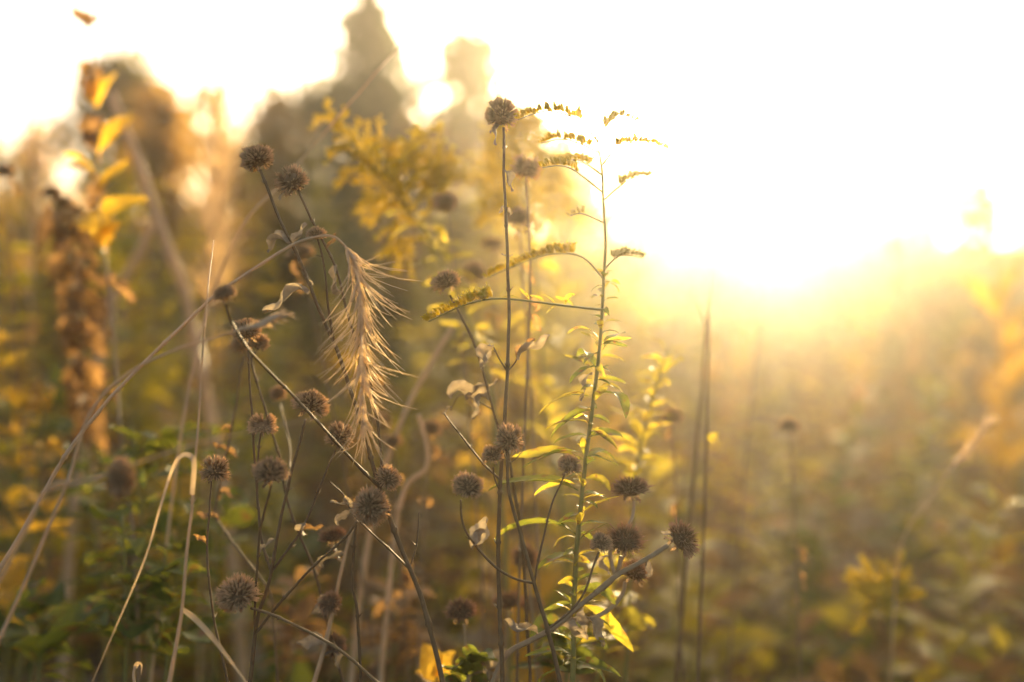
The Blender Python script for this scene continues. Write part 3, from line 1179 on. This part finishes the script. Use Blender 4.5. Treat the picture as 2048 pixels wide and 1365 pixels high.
Q.branch([(672, 1200), (668, 1215), (664, 1218)], (.0012, .001), .80)
Q.head(660, 1207, 44, (-.3, .6), 's', 1, toward=.6, d=.80)
Q.branch([(650, 1300), (658, 1310), (664, 1305)], (.0012, .001), .82)
Q.head(668, 1291, 46, (.1, 1), 's', 0, d=.82)
for (a, b_, c, e) in ((690, 1110, 640, 1125), (672, 1200, 625, 1220), (650, 1290, 600, 1280), (645, 1310, 690, 1330)):
    Q.leaf(a, b_, c, e, ws=1.4)

Q = Plant(BG, 'bare dark stem with swollen joints hanging straight below the large facing head', 'bergamot', .78,
          [(722, 1372), (714, 1230), (706, 1170), (711, 1080), (714, 1050)], (.0014, .0009))

# ------------------------------------------------------------------ tall goldenrod in the middle
def spray(P, pts, tipd, start=0.0, r=(.0008, .0004), size=1.0, mat='floret', seed=0, side=0, step=.0011):
    """an arching flower twig: the twig is a part, its florets a sub-part"""
    f = pts[0]
    near = min(P.pix, key=lambda p: (p.x - f[0]) ** 2 + (p.y - f[1]) ** 2)
    n = len(pts)
    path = smooth_path([(near.x, near.y, near.z)] + [(p[0], p[1], near.z + (tipd - near.z) * (i + 1) / (n - 1)) for i, p in enumerate(pts[1:])])
    w = [at(*p) - P.base for p in path]
    b = MB()
    b.tube(w, [r[0] + (r[1] - r[0]) * i / (len(w) - 1) for i in range(len(w))], 5)
    o = link('flower_spray', b.mesh('flower_spray', M['stem_green']), P.o)
    fl = MB()
    k0 = int(start * (len(w) - 1))
    rnd = random.Random(seed + int(f[0]))
    raceme(fl, w[k0:], rnd, step, size)
    for k in range(side):
        t = .3 + .65 * k / side
        p = on(w, t)
        tan = (on(w, min(1, t + .05)) - p).normalized()
        sdv = tan.cross(Vector([rnd.gauss(0, 1) for _ in range(3)])).normalized()
        l = rnd.uniform(.015, .042) * (1.1 - .5 * t)
        q = [p, p + (tan * .6 + sdv) * l * .5 + Vector((0, 0, l * .25)), p + (tan * .8 + sdv * 1.1) * l + Vector((0, 0, l * .2))]
        fl.tube(q, .0004, 4, False)
        raceme(fl, q, rnd, step * 1.1, size)
    c = link('florets', fl.mesh('florets', M[mat]), o)
    c['kind'] = 'stuff'
    P.pix += path
    return path


G = Plant('goldenrod_plant', 'tall green goldenrod with narrow leaves and arching flower sprays by the sun glow', 'goldenrod', .77,
          [(1145, 1372), (1149, 1200), (1155, 1080), (1166, 970), (1184, 820), (1198, 720), (1206, 620), (1209, 500), (1208, 400), (1204, 330), (1192, 268)], (.0024, .0006), 'stem_green', nodes=0)
for k, (a, b_, c, e) in enumerate([
        (1160, 914, 1020, 905), (1163, 905, 1040, 924), (1157, 982, 972, 955), (1158, 972, 1065, 975), (1152, 1069, 976, 1046),
        (1168, 927, 1242, 905), (1163, 1001, 1210, 986), (1157, 1057, 1213, 1040), (1152, 1112, 1070, 1127), (1150, 1130, 1085, 1122),
        (1147, 1215, 1108, 1172), (1152, 1182, 1250, 1198), (1150, 1205, 1274, 1294), (1146, 1310, 1046, 1303), (1147, 1322, 1244, 1344),
        (1182, 790, 1068, 812), (1181, 820, 1090, 868), (1187, 789, 1278, 822), (1203, 690, 1264, 672), (1205, 700, 1252, 655),
        (1197, 735, 1134, 756), (1184, 850, 1085, 845), (1170, 880, 1256, 860), (1192, 740, 1150, 690), (1200, 690, 1160, 660), (1190, 760, 1235, 775),
        (1195, 735, 1228, 745), (1175, 860, 1240, 890), (1145, 1345, 1060, 1358), (1146, 1340, 1230, 1362)]):
    G.leaf(a, b_, c, e, mat='leaf_yellow' if k % 3 == 0 else 'leaf_green', kind='green', k=k, dd=random.uniform(-.03, .03), roll=random.uniform(-.5, .5), ws=.85)
for k in range(84):
    y = 545 + (1330 - 545) * (k / 84) ** 1.1
    x = min(G.pix, key=lambda p: abs(p.y - y)).x
    a = k * 2.4
    l = random.uniform(32, 70) * (1.15 if y > 680 else .85)
    G.leaf(x, y, x + math.cos(a) * l, y - random.uniform(-.3, .75) * l, mat='leaf_yellow' if k % 2 else 'leaf_green', kind='green', k=k, dd=math.sin(a) * .02)
G.leaf(1185, 745, 1160, 795, mat='dry_leaf', k=1, roll=1.0)
spray(G, [(1196, 285), (1160, 243), (1110, 224), (1075, 226), (1036, 240)], .75, .25, size=1.0)
spray(G, [(1202, 312), (1170, 292), (1125, 278), (1082, 287)], .80, .3, size=.9, step=.0011)
spray(G, [(1206, 350), (1160, 322), (1120, 324)], .83, .35, size=.9, step=.0012)
spray(G, [(1207, 392), (1150, 342), (1118, 332), (1085, 336)], .76, .3, size=.95, step=.0011)
spray(G, [(1198, 285), (1215, 248), (1240, 236), (1275, 244)], .80, .25, size=.9, step=.0012)
spray(G, [(1205, 335), (1240, 292), (1290, 288), (1335, 300)], .78, .3, size=.9, step=.0012)
spray(G, [(1207, 395), (1255, 362), (1300, 352)], .83, .4, size=.85, step=.0013)
spray(G, [(1208, 455), (1165, 428), (1140, 432)], .81, .5, size=.7, step=.003, mat='bud')
spray(G, [(1208, 560), (1165, 515), (1110, 508), (1060, 520), (975, 556)], .83, .35)
spray(G, [(1208, 540), (1240, 512), (1285, 516)], .80, .4, mat='bud', size=.8)
p = spray(G, [(1203, 628), (1130, 612), (1060, 603), (990, 598), (925, 612), (857, 644)], .745, .62, r=(.0011, .0005), size=1.15)
for k, (a, b_, c, e) in enumerate([(1060, 603, 1040, 575), (1090, 606, 1060, 588), (1110, 610, 1085, 585), (1000, 598, 1010, 575), (1040, 600, 1000, 590), (1130, 612, 1150, 580), (1150, 616, 1110, 590), (1120, 611, 1090, 625)]):
    G.leaf(a, b_, c, e, mat='leaf_yellow', kind='green', k=k)

# goldenrod in soft focus behind
G = Plant('goldenrod_plant', 'soft yellow goldenrod leaning left with drooping plumes behind the bergamot heads', 'goldenrod', 1.02,
          [(1010, 1100), (985, 800), (955, 690), (925, 610), (880, 520), (840, 450), (800, 400), (760, 350), (735, 320)], (.0028, .0012), 'stem_green', nodes=0)
for k, pts in enumerate([
        [(745, 335), (700, 285), (665, 252), (632, 240)], [(760, 350), (735, 310), (700, 280)], [(770, 365), (720, 320), (670, 300)],
        [(780, 380), (735, 350), (690, 345)], [(790, 395), (830, 330), (850, 262)], [(800, 405), (850, 340), (890, 310)], [(800, 400), (790, 340), (770, 300)],
        [(810, 410), (760, 390), (720, 415)], [(830, 435), (780, 420), (742, 460)], [(850, 465), (800, 450), (780, 520)], [(830, 430), (860, 380), (880, 340)],
        [(860, 480), (810, 490), (798, 545)], [(810, 410), (830, 360), (810, 290)], [(770, 365), (800, 330), (845, 290)], [(820, 420), (790, 370), (740, 300)],
        [(840, 450), (880, 400), (905, 350)], [(800, 400), (760, 372), (705, 372)]]):
    spray(G, pts, 1.02 + random.uniform(-.07, .07), .15, size=1.0, seed=k, side=6, step=.0026)
for k in range(40):
    y = 420 + 330 * k / 40
    x = min(G.pix[:55], key=lambda p: abs(p.y - y)).x
    a = k * 2.4
    l = random.uniform(50, 90)
    G.leaf(x, y, x + math.cos(a) * l, y - random.uniform(-.3, .8) * l, mat='leaf_yellow', kind='green', k=k, dd=math.sin(a) * .04)

G = Plant('goldenrod_plant', 'pale yellow goldenrod lost in the glare right of the shaggy single head', 'goldenrod', 1.2,
          [(1120, 1000), (1090, 800), (1075, 620), (1060, 480), (1050, 380), (1040, 300), (1035, 260)], (.0028, .0012), 'stem_green', nodes=0)
for k in range(22):
    y = 265 + 230 * k / 22
    x = min(G.pix[:45], key=lambda p: abs(p.y - y)).x
    sg = -1 if k % 2 else 1
    l = 50 + 60 * k / 22
    spray(G, [(x, y), (x + sg * l * .5, y - l * .45), (x + sg * l, y - l * .25)], 1.2 + random.uniform(-.1, .1), .1, size=1.2, seed=100 + k, side=4, step=.0028)
for k in range(34):
    y = 480 + 420 * k / 34
    x = min(G.pix[:45], key=lambda p: abs(p.y - y)).x
    a = k * 2.4
    l = random.uniform(50, 90)
    G.leaf(x, y, x + math.cos(a) * l, y - random.uniform(-.3, .8) * l, mat='leaf_yellow', kind='green', k=k, dd=math.sin(a) * .04)

G = Plant('leafy_stalk', 'golden leafy stalk in soft focus right of the tall goldenrod', 'plant', .95,
          [(1250, 1372), (1262, 1100), (1270, 960), (1290, 850), (1318, 760), (1335, 700)], (.0022, .001), 'stem_green', nodes=0)
for k in range(46):
    y = 700 + 300 * k / 46
    x = min(G.pix, key=lambda p: abs(p.y - y)).x
    a = k * 2.4
    l = random.uniform(40, 70)
    G.leaf(x, y, x + math.cos(a) * l, y - random.uniform(0, .9) * l, mat='leaf_yellow', kind='green', k=k, dd=math.sin(a) * .03)

# soft round heads in front of the glow
for (px, py, sz, d, lab, st) in (
        (890, 407, 48, 1.0, 'soft dark bergamot head among the drooping goldenrod plumes', [(960, 1100), (935, 800), (912, 560), (896, 430)]),
        (1052, 336, 50, .84, 'bergamot with a flat dome head right of the shaggy single head', [(1040, 1100), (1052, 800), (1060, 560), (1057, 450), (1053, 350)]),
        (1036, 436, 44, .92, 'short soft bergamot head directly below the flat dome head', [(1075, 1100), (1062, 800), (1045, 560), (1038, 450)]),
        (785, 884, 36, 1.0, 'small dark bergamot head low behind the grass spike', [(820, 1372), (800, 1100), (788, 900)]),
        (767, 845, 34, 1.05, 'small dark bergamot head just above another behind the grass spike', [(812, 1372), (788, 1000), (770, 858)]),
        (862, 858, 38, 1.0, 'dark shrivelled head on a straw stalk between grass spike and tall bergamot', [(835, 1372), (850, 1000), (858, 875)]),
        (600, 508, 52, .98, 'soft flat bergamot head behind the two slanting stems', [(760, 1372), (700, 1000), (640, 700), (608, 530)]),
        (985, 490, 40, 1.15, 'faint bergamot head behind the tall upright stem', [(1010, 1200), (995, 800), (988, 505)]),
        (948, 545, 42, 1.1, 'faint bergamot head beside the softly focused left leaning one', [(985, 1200), (965, 800), (950, 560)]),
        (1345, 835, 36, 1.0, 'pale hazy bergamot head between the golden stalk and the two tall rods', [(1365, 1372), (1355, 1100), (1346, 850)]),
        (1578, 853, 38, 1.05, 'hazy bergamot head alone in the glow beyond the two tall rods', [(1600, 1372), (1592, 1100), (1580, 868)]),
        (10, 343, 30, 1.2, 'dark seed head high beside the orange leaved stalk', [(80, 1372), (40, 800), (14, 360)])):
    Q = Plant(BG, lab, 'bergamot', d, st, (.0014, .0008), 'stem_brown', nodes=.06)
    Q.head(px, py, sz, (random.uniform(-.2, .2), 1), 'b', int(px))
    for k in range(5):
        f = Q.pix[random.randrange(len(Q.pix) // 3, len(Q.pix))]
        Q.leaf(f.x, f.y, f.x + random.uniform(-28, 28), f.y + random.uniform(0, 30), mat='brown_leaf')

# ------------------------------------------------------------------ wild rye spike and other grasses
W = Plant('wild_rye_grass', 'arching straw grass with a drooping bristly spike over the bergamot stems', 'grass', .72,
          [(-60, 1240), (40, 1070), (150, 885), (260, 755), (400, 620), (500, 545), (580, 492), (632, 474), (668, 474), (692, 495)], (.0017, .0008), 'straw', nodes=.11, lean=.6)


def rye_spike(P, pts, d0, d1, width, name='seed_spike', awn=(.016, .042), dens=1.0, seed=0):
    rnd = random.Random(seed)
    n = len(pts)
    path = smooth_path([(p[0], p[1], d0 + (d1 - d0) * i / (n - 1)) for i, p in enumerate(pts)], 8)
    w = [at(*p) - P.base for p in path]
    b = MB()
    b.tube(w, .0007, 5)
    aw = MB()
    L = sum((w[i + 1] - w[i]).length for i in range(len(w) - 1))
    N = int(L / .0013 * dens)
    for k in range(N):
        t = (k + rnd.random()) / N
        p = on(w, t)
        tan = (on(w, min(1, t + .03)) - on(w, max(0, t - .03))).normalized()
        a = rnd.random() * 6.283
        o1 = tan.orthogonal().normalized()
        o1.rotate(Quaternion(tan, a))
        env = math.sin(PI * min(1, .18 + .82 * t)) ** .5
        l = .010 * rnd.uniform(.8, 1.3)
        d1_ = (tan + o1 * width * rnd.uniform(.3, .7)).normalized()
        c = p + d1_ * l * .7
        b.blob(c, d1_, .0012, l * .8, 5)
        for _ in range(2):
            al = rnd.uniform(*awn) * (.55 + .45 * env)
            dv = (tan + o1 * width * rnd.uniform(.35, 1.1) + Vector([rnd.gauss(0, .24) for _ in range(3)])).normalized()
            if noise.noise(Vector((t * 9, a, seed))) > .3:
                continue
            q0 = c + d1_ * l * .5
            bend = (o1 * rnd.uniform(.0, .75) + Vector((0, 0, rnd.uniform(-.2, .25)))) * al
            pp = [q0, q0 + dv * al * .35, q0 + dv * al * .7 + bend * .25, q0 + dv * al + bend * .6]
            aw.tube(pp, [.00036, .00032, .00024, .00008], 3, False)
    o = link(name, b.mesh(name, M['awn']), P.o)
    c = link('awns', aw.mesh('awns', M['awn']), o)
    c['kind'] = 'stuff'


rye_spike(W, [(690, 493), (706, 525), (718, 575), (722, 630), (722, 690), (724, 760), (727, 850)], .72, .71, .85, seed=3)

W = Plant('wild_rye_grass', 'thin straw grass with a small closed spike crossing the tawny heads', 'grass', .66,
          [(-40, 1372), (120, 1000), (180, 830), (240, 760), (340, 705), (430, 674), (470, 662)], (.0014, .0006), 'straw', nodes=.1, lean=.5)
rye_spike(W, [(468, 663), (500, 654), (532, 642)], .66, .66, .22, awn=(.004, .009), dens=2.2, seed=4)

W = Plant('dead_flower_stalk', 'close blurred straw stalk carrying a plump tan seed head above the green leaves', 'plant', .60,
          [(-120, 1372), (20, 1120), (90, 985), (150, 965), (205, 956)], (.0015, .0009), 'straw', nodes=.1)
W.head(237, 958, 74, (1, .05), 'b', 2)
W.branch([(95, 983), (240, 940), (400, 885), (560, 852), (650, 838)], (.0006, .0003), .60)

W = Plant('grass_stalk', 'upright tan grass stalk with a bent over blade at the left', 'grass', .70,
          [(338, 1372), (352, 1290), (365, 1205), (380, 1050), (392, 900), (402, 760), (415, 600), (426, 480, .76)], (.0018, .0003), 'straw', nodes=.12)


def blade(P, pts, d, w, name='blade', mat='straw', twist=1.2):
    path = smooth_path([(p[0], p[1], d + (p[2] if len(p) > 2 else 0)) for p in pts], 8)
    q = [at(*p) - P.base for p in path]
    vs, fs = [], []
    n = len(q)
    for i in range(n):
        t = i / (n - 1)
        tan = (q[min(i + 1, n - 1)] - q[max(i - 1, 0)]).normalized()
        sd_ = tan.cross(FW)
        sd_ = sd_.normalized() if sd_.length > .05 else RT.copy()
        sd_.rotate(Quaternion(tan, .35 + twist * t))
        nn = tan.cross(sd_)
        ww = w * (.55 + .45 * math.sin(PI * min(1, t + .25))) * (1 - max(0, t - .75) * 3.6) + .0001
        vs += [q[i] - sd_ * ww + nn * ww * .35, q[i], q[i] + sd_ * ww + nn * ww * .35]
    for i in range(n - 1):
        fs += [(i * 3, i * 3 + 1, i * 3 + 4, i * 3 + 3), (i * 3 + 1, i * 3 + 2, i * 3 + 5, i * 3 + 4)]
    b = MB()
    b.add(vs, fs)
    return link(name, b.mesh(name, M[mat]), P.o)


blade(W, [(384, 990), (388, 930), (380, 912), (360, 915), (342, 950), (320, 1020), (290, 1120), (230, 1260), (178, 1380)], .695, .0017, twist=.5)
blade(W, [(362, 1216), (385, 1232), (420, 1268), (460, 1320), (500, 1375)], .70, .0021, twist=-.6)
W = Plant('grass_stalk', 'broken straw grass tip folded over at the foot of the thin leafy stem', 'grass', .72,
          [(268, 1372), (266, 1350), (270, 1334)], (.0012, .0009), 'straw', nodes=0)
blade(W, [(270, 1336), (276, 1326), (284, 1330), (282, 1350)], .72, .0016, twist=.4)

W = Plant('grass_stalk', 'long thin grass blade slanting up across the conifer', 'grass', .92,
          [(300, 1372), (380, 760), (470, 480), (560, 370), (650, 265), (740, 160), (822, 70)], (.0016, .0005), 'straw', nodes=0)
W = Plant('grass_stalk', 'thick soft straw stalk leaning left behind the orange leaves', 'grass', 1.35,
          [(450, 1000), (375, 610), (330, 480), (290, 365), (255, 270), (222, 185)], (.0085, .0060), 'straw', nodes=.12)
W = Plant('grass_stalk', 'soft straw stalk crossing the thick leaning one', 'grass', 1.4,
          [(150, 1000), (215, 640), (260, 540), (305, 450)], (.007, .005), 'straw', nodes=.12)
W = Plant('grass_stalk', 'soft tan stalk rising right between the grass spike and tall bergamot', 'grass', 1.0,
          [(700, 1372), (745, 1030), (800, 850), (850, 750), (905, 655)], (.0035, .0022), 'straw', nodes=.1)
W = Plant('grass_stalk', 'short tan stalk with a frayed top behind the drooping spike', 'grass', .95,
          [(760, 1372), (800, 1010), (852, 935), (848, 870), (838, 828)], (.0028, .0018), 'straw', nodes=.07)
W = Plant('grass_stalk', 'faint bristly grass spike leaning right in the hazy meadow', 'grass', 1.1,
          [(1780, 1372), (1800, 1100), (1860, 1000), (1900, 940)], (.0014, .0008), 'straw', nodes=0)
rye_spike(W, [(1900, 940), (1940, 895), (1966, 860)], 1.1, 1.1, .35, awn=(.008, .016), dens=1.6, seed=6)

# fluffy blurred grass heads at the left
for k, (px, d, top, lab) in enumerate(((428, 1.25, 200, 'tall feathery tan grass plume behind the upright grass stalk'),
                                       (445, 1.4, 190, 'second feathery grass plume close behind the tall tan one'),
                                       (70, 1.5, 90, 'wispy dark plume against the sky left of the orange leaves'))):
    W = Plant('feathery_grass', lab, 'grass', d, [(px - 30, 1372), (px - 14, 900), (px - 6, 560), (px, top + 60)], (.002, .001), 'straw', nodes=0)
    rye_spike(W, [(px - 8, 620), (px - 5, 480), (px - 1, 340), (px + 2, top)], d, d, 1.0, awn=(.03, .07), dens=.8 if k < 2 else .25, seed=10 + k)

# ------------------------------------------------------------------ thin leafy stem with orange leaves
W = Plant('orange_leaf_plant', 'tall thin stem with large orange leaves near its top at the left', 'plant', .92,
          [(277, 1372), (270, 1100), (243, 900), (226, 640), (214, 540), (204, 450), (198, 380), (192, 260), (186, 140), (180, 70), (176, 52)], (.0016, .0008), 'stem_brown', tipd=1.28, nodes=.09)
for k, (a, b_, c, e) in enumerate([(192, 215, 176, 165), (194, 215, 222, 155), (190, 205, 196, 160), (196, 312, 248, 238), (199, 392, 158, 315), (199, 398, 155, 330), (199, 385, 240, 332), (204, 445, 272, 396),
                                   (206, 480, 172, 430), (205, 490, 232, 445), (210, 520, 180, 460), (207, 505, 212, 440)]):
    W.leaf(a, b_, a + (c - a) * 1.35, b_ + (e - b_) * 1.35, mat='leaf_orange', kind='green', k=k, dd=random.uniform(-.05, .05), roll=random.uniform(-.8, .8), ws=1.5)
W.leaf(177, 62, 150, 12, mat='brown_leaf', k=1, ws=1.6); W.leaf(178, 60, 196, 30, mat='brown_leaf', k=2)
for (a, b_, c, e) in ((184, 120, 165, 160), (186, 130, 205, 172), (188, 150, 172, 190), (192, 230, 186, 300), (194, 270, 198, 330), (198, 360, 190, 420), (212, 560, 260, 590)):
    W.leaf(a, b_, c, e, mat='brown_leaf', dd=random.uniform(-.03, .03), ws=1.2)

W = Plant('withered_plant', 'brown stalk with rows of drooping dark leaves left of the orange leaved stem', 'plant', 1.2,
          [(215, 1372), (190, 1000), (172, 800), (158, 620), (140, 500), (115, 400)], (.0028, .0012), 'stem_brown', nodes=.08)
for k in range(44):
    y = 420 + 470 * k / 44
    x = min(W.pix, key=lambda p: abs(p.y - y)).x
    a = k * 2.4
    W.leaf(x, y, x + math.cos(a) * random.uniform(35, 75), y + random.uniform(-5, 50), mat='brown_leaf', dd=math.sin(a) * .05, ws=1.1)
for (px, py) in ((105, 386), (127, 405), (152, 425), (215, 450)):
    W.branch([(120, 420), (px, py + 12)], (.001, .0008), 1.2)
    W.head(px, py, 32, (0, 1), 'b', 1, d=1.2)

# ------------------------------------------------------------------ green leafy plants low at the left
for k, (bx, tx, ty, d, n, lab, mt) in enumerate((
        (300, 262, 850, .98, 34, 'fresh green leafy plant behind the plump tan seed head', 'leaf_green'),
        (345, 352, 842, 1.02, 34, 'fresh green leafy plant between the thin stem and the grass stalk', 'leaf_green'),
        (430, 425, 848, 1.08, 26, 'fresh green leafy plant right behind the upright grass stalk', 'leaf_green'),
        (215, 160, 880, 1.06, 26, 'green leafy plant under the orange leaves at the left', 'leaf_green'),
        (250, 245, 1030, .90, 16, 'low dull green leafy plant by the thin stem', 'leaf_green'),
        (330, 330, 1100, .90, 24, 'low green leafy plant at the foot of the grass stalk', 'leaf_green'),
        (60, 70, 1180, 1.0, 24, 'low dark green leafy plant below the blurred straw stalk', 'leaf_green'),
        (30, 90, 760, 1.15, 30, 'yellow orange leafy plant left of the thin stem', 'leaf_orange'),
        (10, 20, 640, 1.25, 30, 'orange leafy plant behind the crossing straw stalks', 'leaf_orange'),
        (-20, 10, 450, 1.4, 34, 'bright yellow leafy plant beside the brown drooping stalk', 'leaf_yellow'),
        (1190, 1235, 1100, .95, 24, 'green leafy plant behind the woolly stemmed spiky heads', 'leaf_yellow'),
        (1130, 1120, 1260, .88, 22, 'low green leafy plant at the goldenrod foot', 'leaf_green'),
        (780, 790, 1180, 1.05, 22, 'dim leafy plant behind the slanting dark stem', 'brown_leaf'),
        (580, 590, 1160, 1.05, 24, 'dim brown leafy plant behind the bushy bergamot', 'brown_leaf'))):
    W = Plant('leafy_plant', lab, 'plant', d, [(bx, 1372), ((bx + tx) / 2 + 8, (1372 + ty) / 2), (tx, ty)], (.0022, .0011), 'stem_green', nodes=0)
    for j in range(n):
        t = j / n
        f = W.pix[int((.25 + .75 * t) * (len(W.pix) - 1))]
        a = j * 2.4 + k
        l = random.uniform(65, 115) * (1.1 - .35 * t)
        W.leaf(f.x, f.y, f.x + math.cos(a) * l, f.y - random.uniform(-.15, .55) * l, mat=mt, kind='green' if j % 3 else 'broad', k=j, dd=math.sin(a) * .05, roll=random.uniform(-.5, .5))
W = Plant('broad_leaf_plant', 'low plant with broad dull green leaves in the dark left corner', 'plant', .95,
          [(70, 1420), (80, 1330), (90, 1290)], (.002, .0015), 'stem_green', nodes=0)
for (a, b_, c, e) in ((85, 1300, 215, 1195), (85, 1310, 205, 1225), (75, 1340, 190, 1330), (80, 1330, 10, 1270), (80, 1350, 150, 1372), (85, 1310, 40, 1230)):
    W.leaf(a, b_, c, e, mat='leaf_green', kind='broad', dd=random.uniform(-.05, .05), ws=1.1)
W = Plant('broad_leaf_plant', 'dying plant with broad orange edged leaves low beside the dark slanting stem', 'plant', .88,
          [(870, 1420), (872, 1372), (874, 1355)], (.002, .0015), 'stem_green', nodes=0)
for (a, b_, c, e) in ((872, 1372, 850, 1285), (874, 1370, 905, 1300), (872, 1372, 925, 1345), (872, 1375, 830, 1340)):
    W.leaf(a, b_, c, e, mat='leaf_orange', kind='broad', ws=1.3)
W = Plant('broad_leaf_plant', 'clump of grey withered leaves low under the woolly stem', 'plant', .84,
          [(985, 1420), (980, 1372), (978, 1340)], (.002, .0015), 'stem_grey', nodes=0)
for (a, b_, c, e) in ((980, 1345, 1012, 1372), (980, 1340, 940, 1300), (978, 1340, 1010, 1300), (980, 1350, 930, 1368)):
    W.leaf(a, b_, c, e, mat='dry_leaf', kind='dry', ws=1.5)

# ------------------------------------------------------------------ tall rods at the right of the focus
W = Plant('bare_rod', 'tall dark rod forking at its top below the sun', 'plant', .98,
          [(1352, 1372), (1372, 1120), (1392, 900), (1405, 760), (1412, 655)], (.0024, .0013), 'stem_dark', nodes=.1)
W.branch([(1412, 655), (1400, 620), (1384, 575)], (.0008, .0005), .98)
W.branch([(1412, 655), (1420, 600), (1424, 545)], (.0008, .0005), .98)
W = Plant('bare_rod', 'straight dark rod close right of the forking one with a yellow floret', 'plant', .94,
          [(1396, 1372), (1405, 1120), (1412, 900), (1416, 700), (1418, 600)], (.0019, .0009), 'stem_dark', nodes=.1)
for k, (c, e) in enumerate(((1440, 868), (1428, 886), (1442, 884), (1420, 868))):
    W.leaf(1412, 875, c, e, mat='floret', kind='broad', k=k)
W = Plant('bare_rod', 'thin hazy rod leaning right beyond the two tall rods', 'plant', 1.15,
          [(1455, 1372), (1485, 1000), (1502, 820), (1522, 650)], (.0016, .0009), 'stem_brown', nodes=.1)

G = Plant('goldenrod_plant', 'small bright yellow goldenrod tuft low in the hazy right meadow', 'goldenrod', 1.15,
          [(1800, 1420), (1785, 1300), (1770, 1215)], (.002, .001), 'stem_green', nodes=0)
for k, pts in enumerate([[(1772, 1220), (1750, 1195), (1728, 1192)], [(1772, 1220), (1775, 1185), (1808, 1165)], [(1775, 1235), (1790, 1200), (1812, 1195)], [(1775, 1240), (1755, 1215), (1735, 1218)], [(1772, 1218), (1765, 1185), (1780, 1160)]]):
    spray(G, pts, 1.15, .1, size=1.4, seed=200 + k, side=4)

# ================================================================== haze added to stand in for the sun's glare
def haze():
    b = MB()
    x, y0, y1, z0, z1 = 61.0, -61.0, 61.0, -1.1, 4.6
    vs = [Vector((i, j, k)) for k in (z0, z1) for (i, j) in ((-x, y0), (x, y0), (x, y1), (-x, y1))]
    b.add(vs, [(3, 2, 1, 0), (4, 5, 6, 7), (0, 1, 5, 4), (1, 2, 6, 5), (2, 3, 7, 6), (3, 0, 4, 7)])
    m = bpy.data.materials.new('haze')
    m.use_nodes = True
    n = m.node_tree.nodes
    n.clear()
    out = n.new('ShaderNodeOutputMaterial')
    pv = n.new('ShaderNodeVolumePrincipled')
    pv.inputs['Color'].default_value = (1.0, .93, .81, 1)
    pv.inputs['Density'].default_value = HAZE_DENSITY
    pv.inputs['Anisotropy'].default_value = HAZE_G
    m.node_tree.links.new(pv.outputs[0], out.inputs['Volume'])
    M['haze'] = m
    o = link('haze', b.mesh('haze', m, False))
    o['kind'] = 'stuff'
    o['label'] = 'added haze over the whole meadow standing in for sun glare'
    o['category'] = 'haze'


haze()
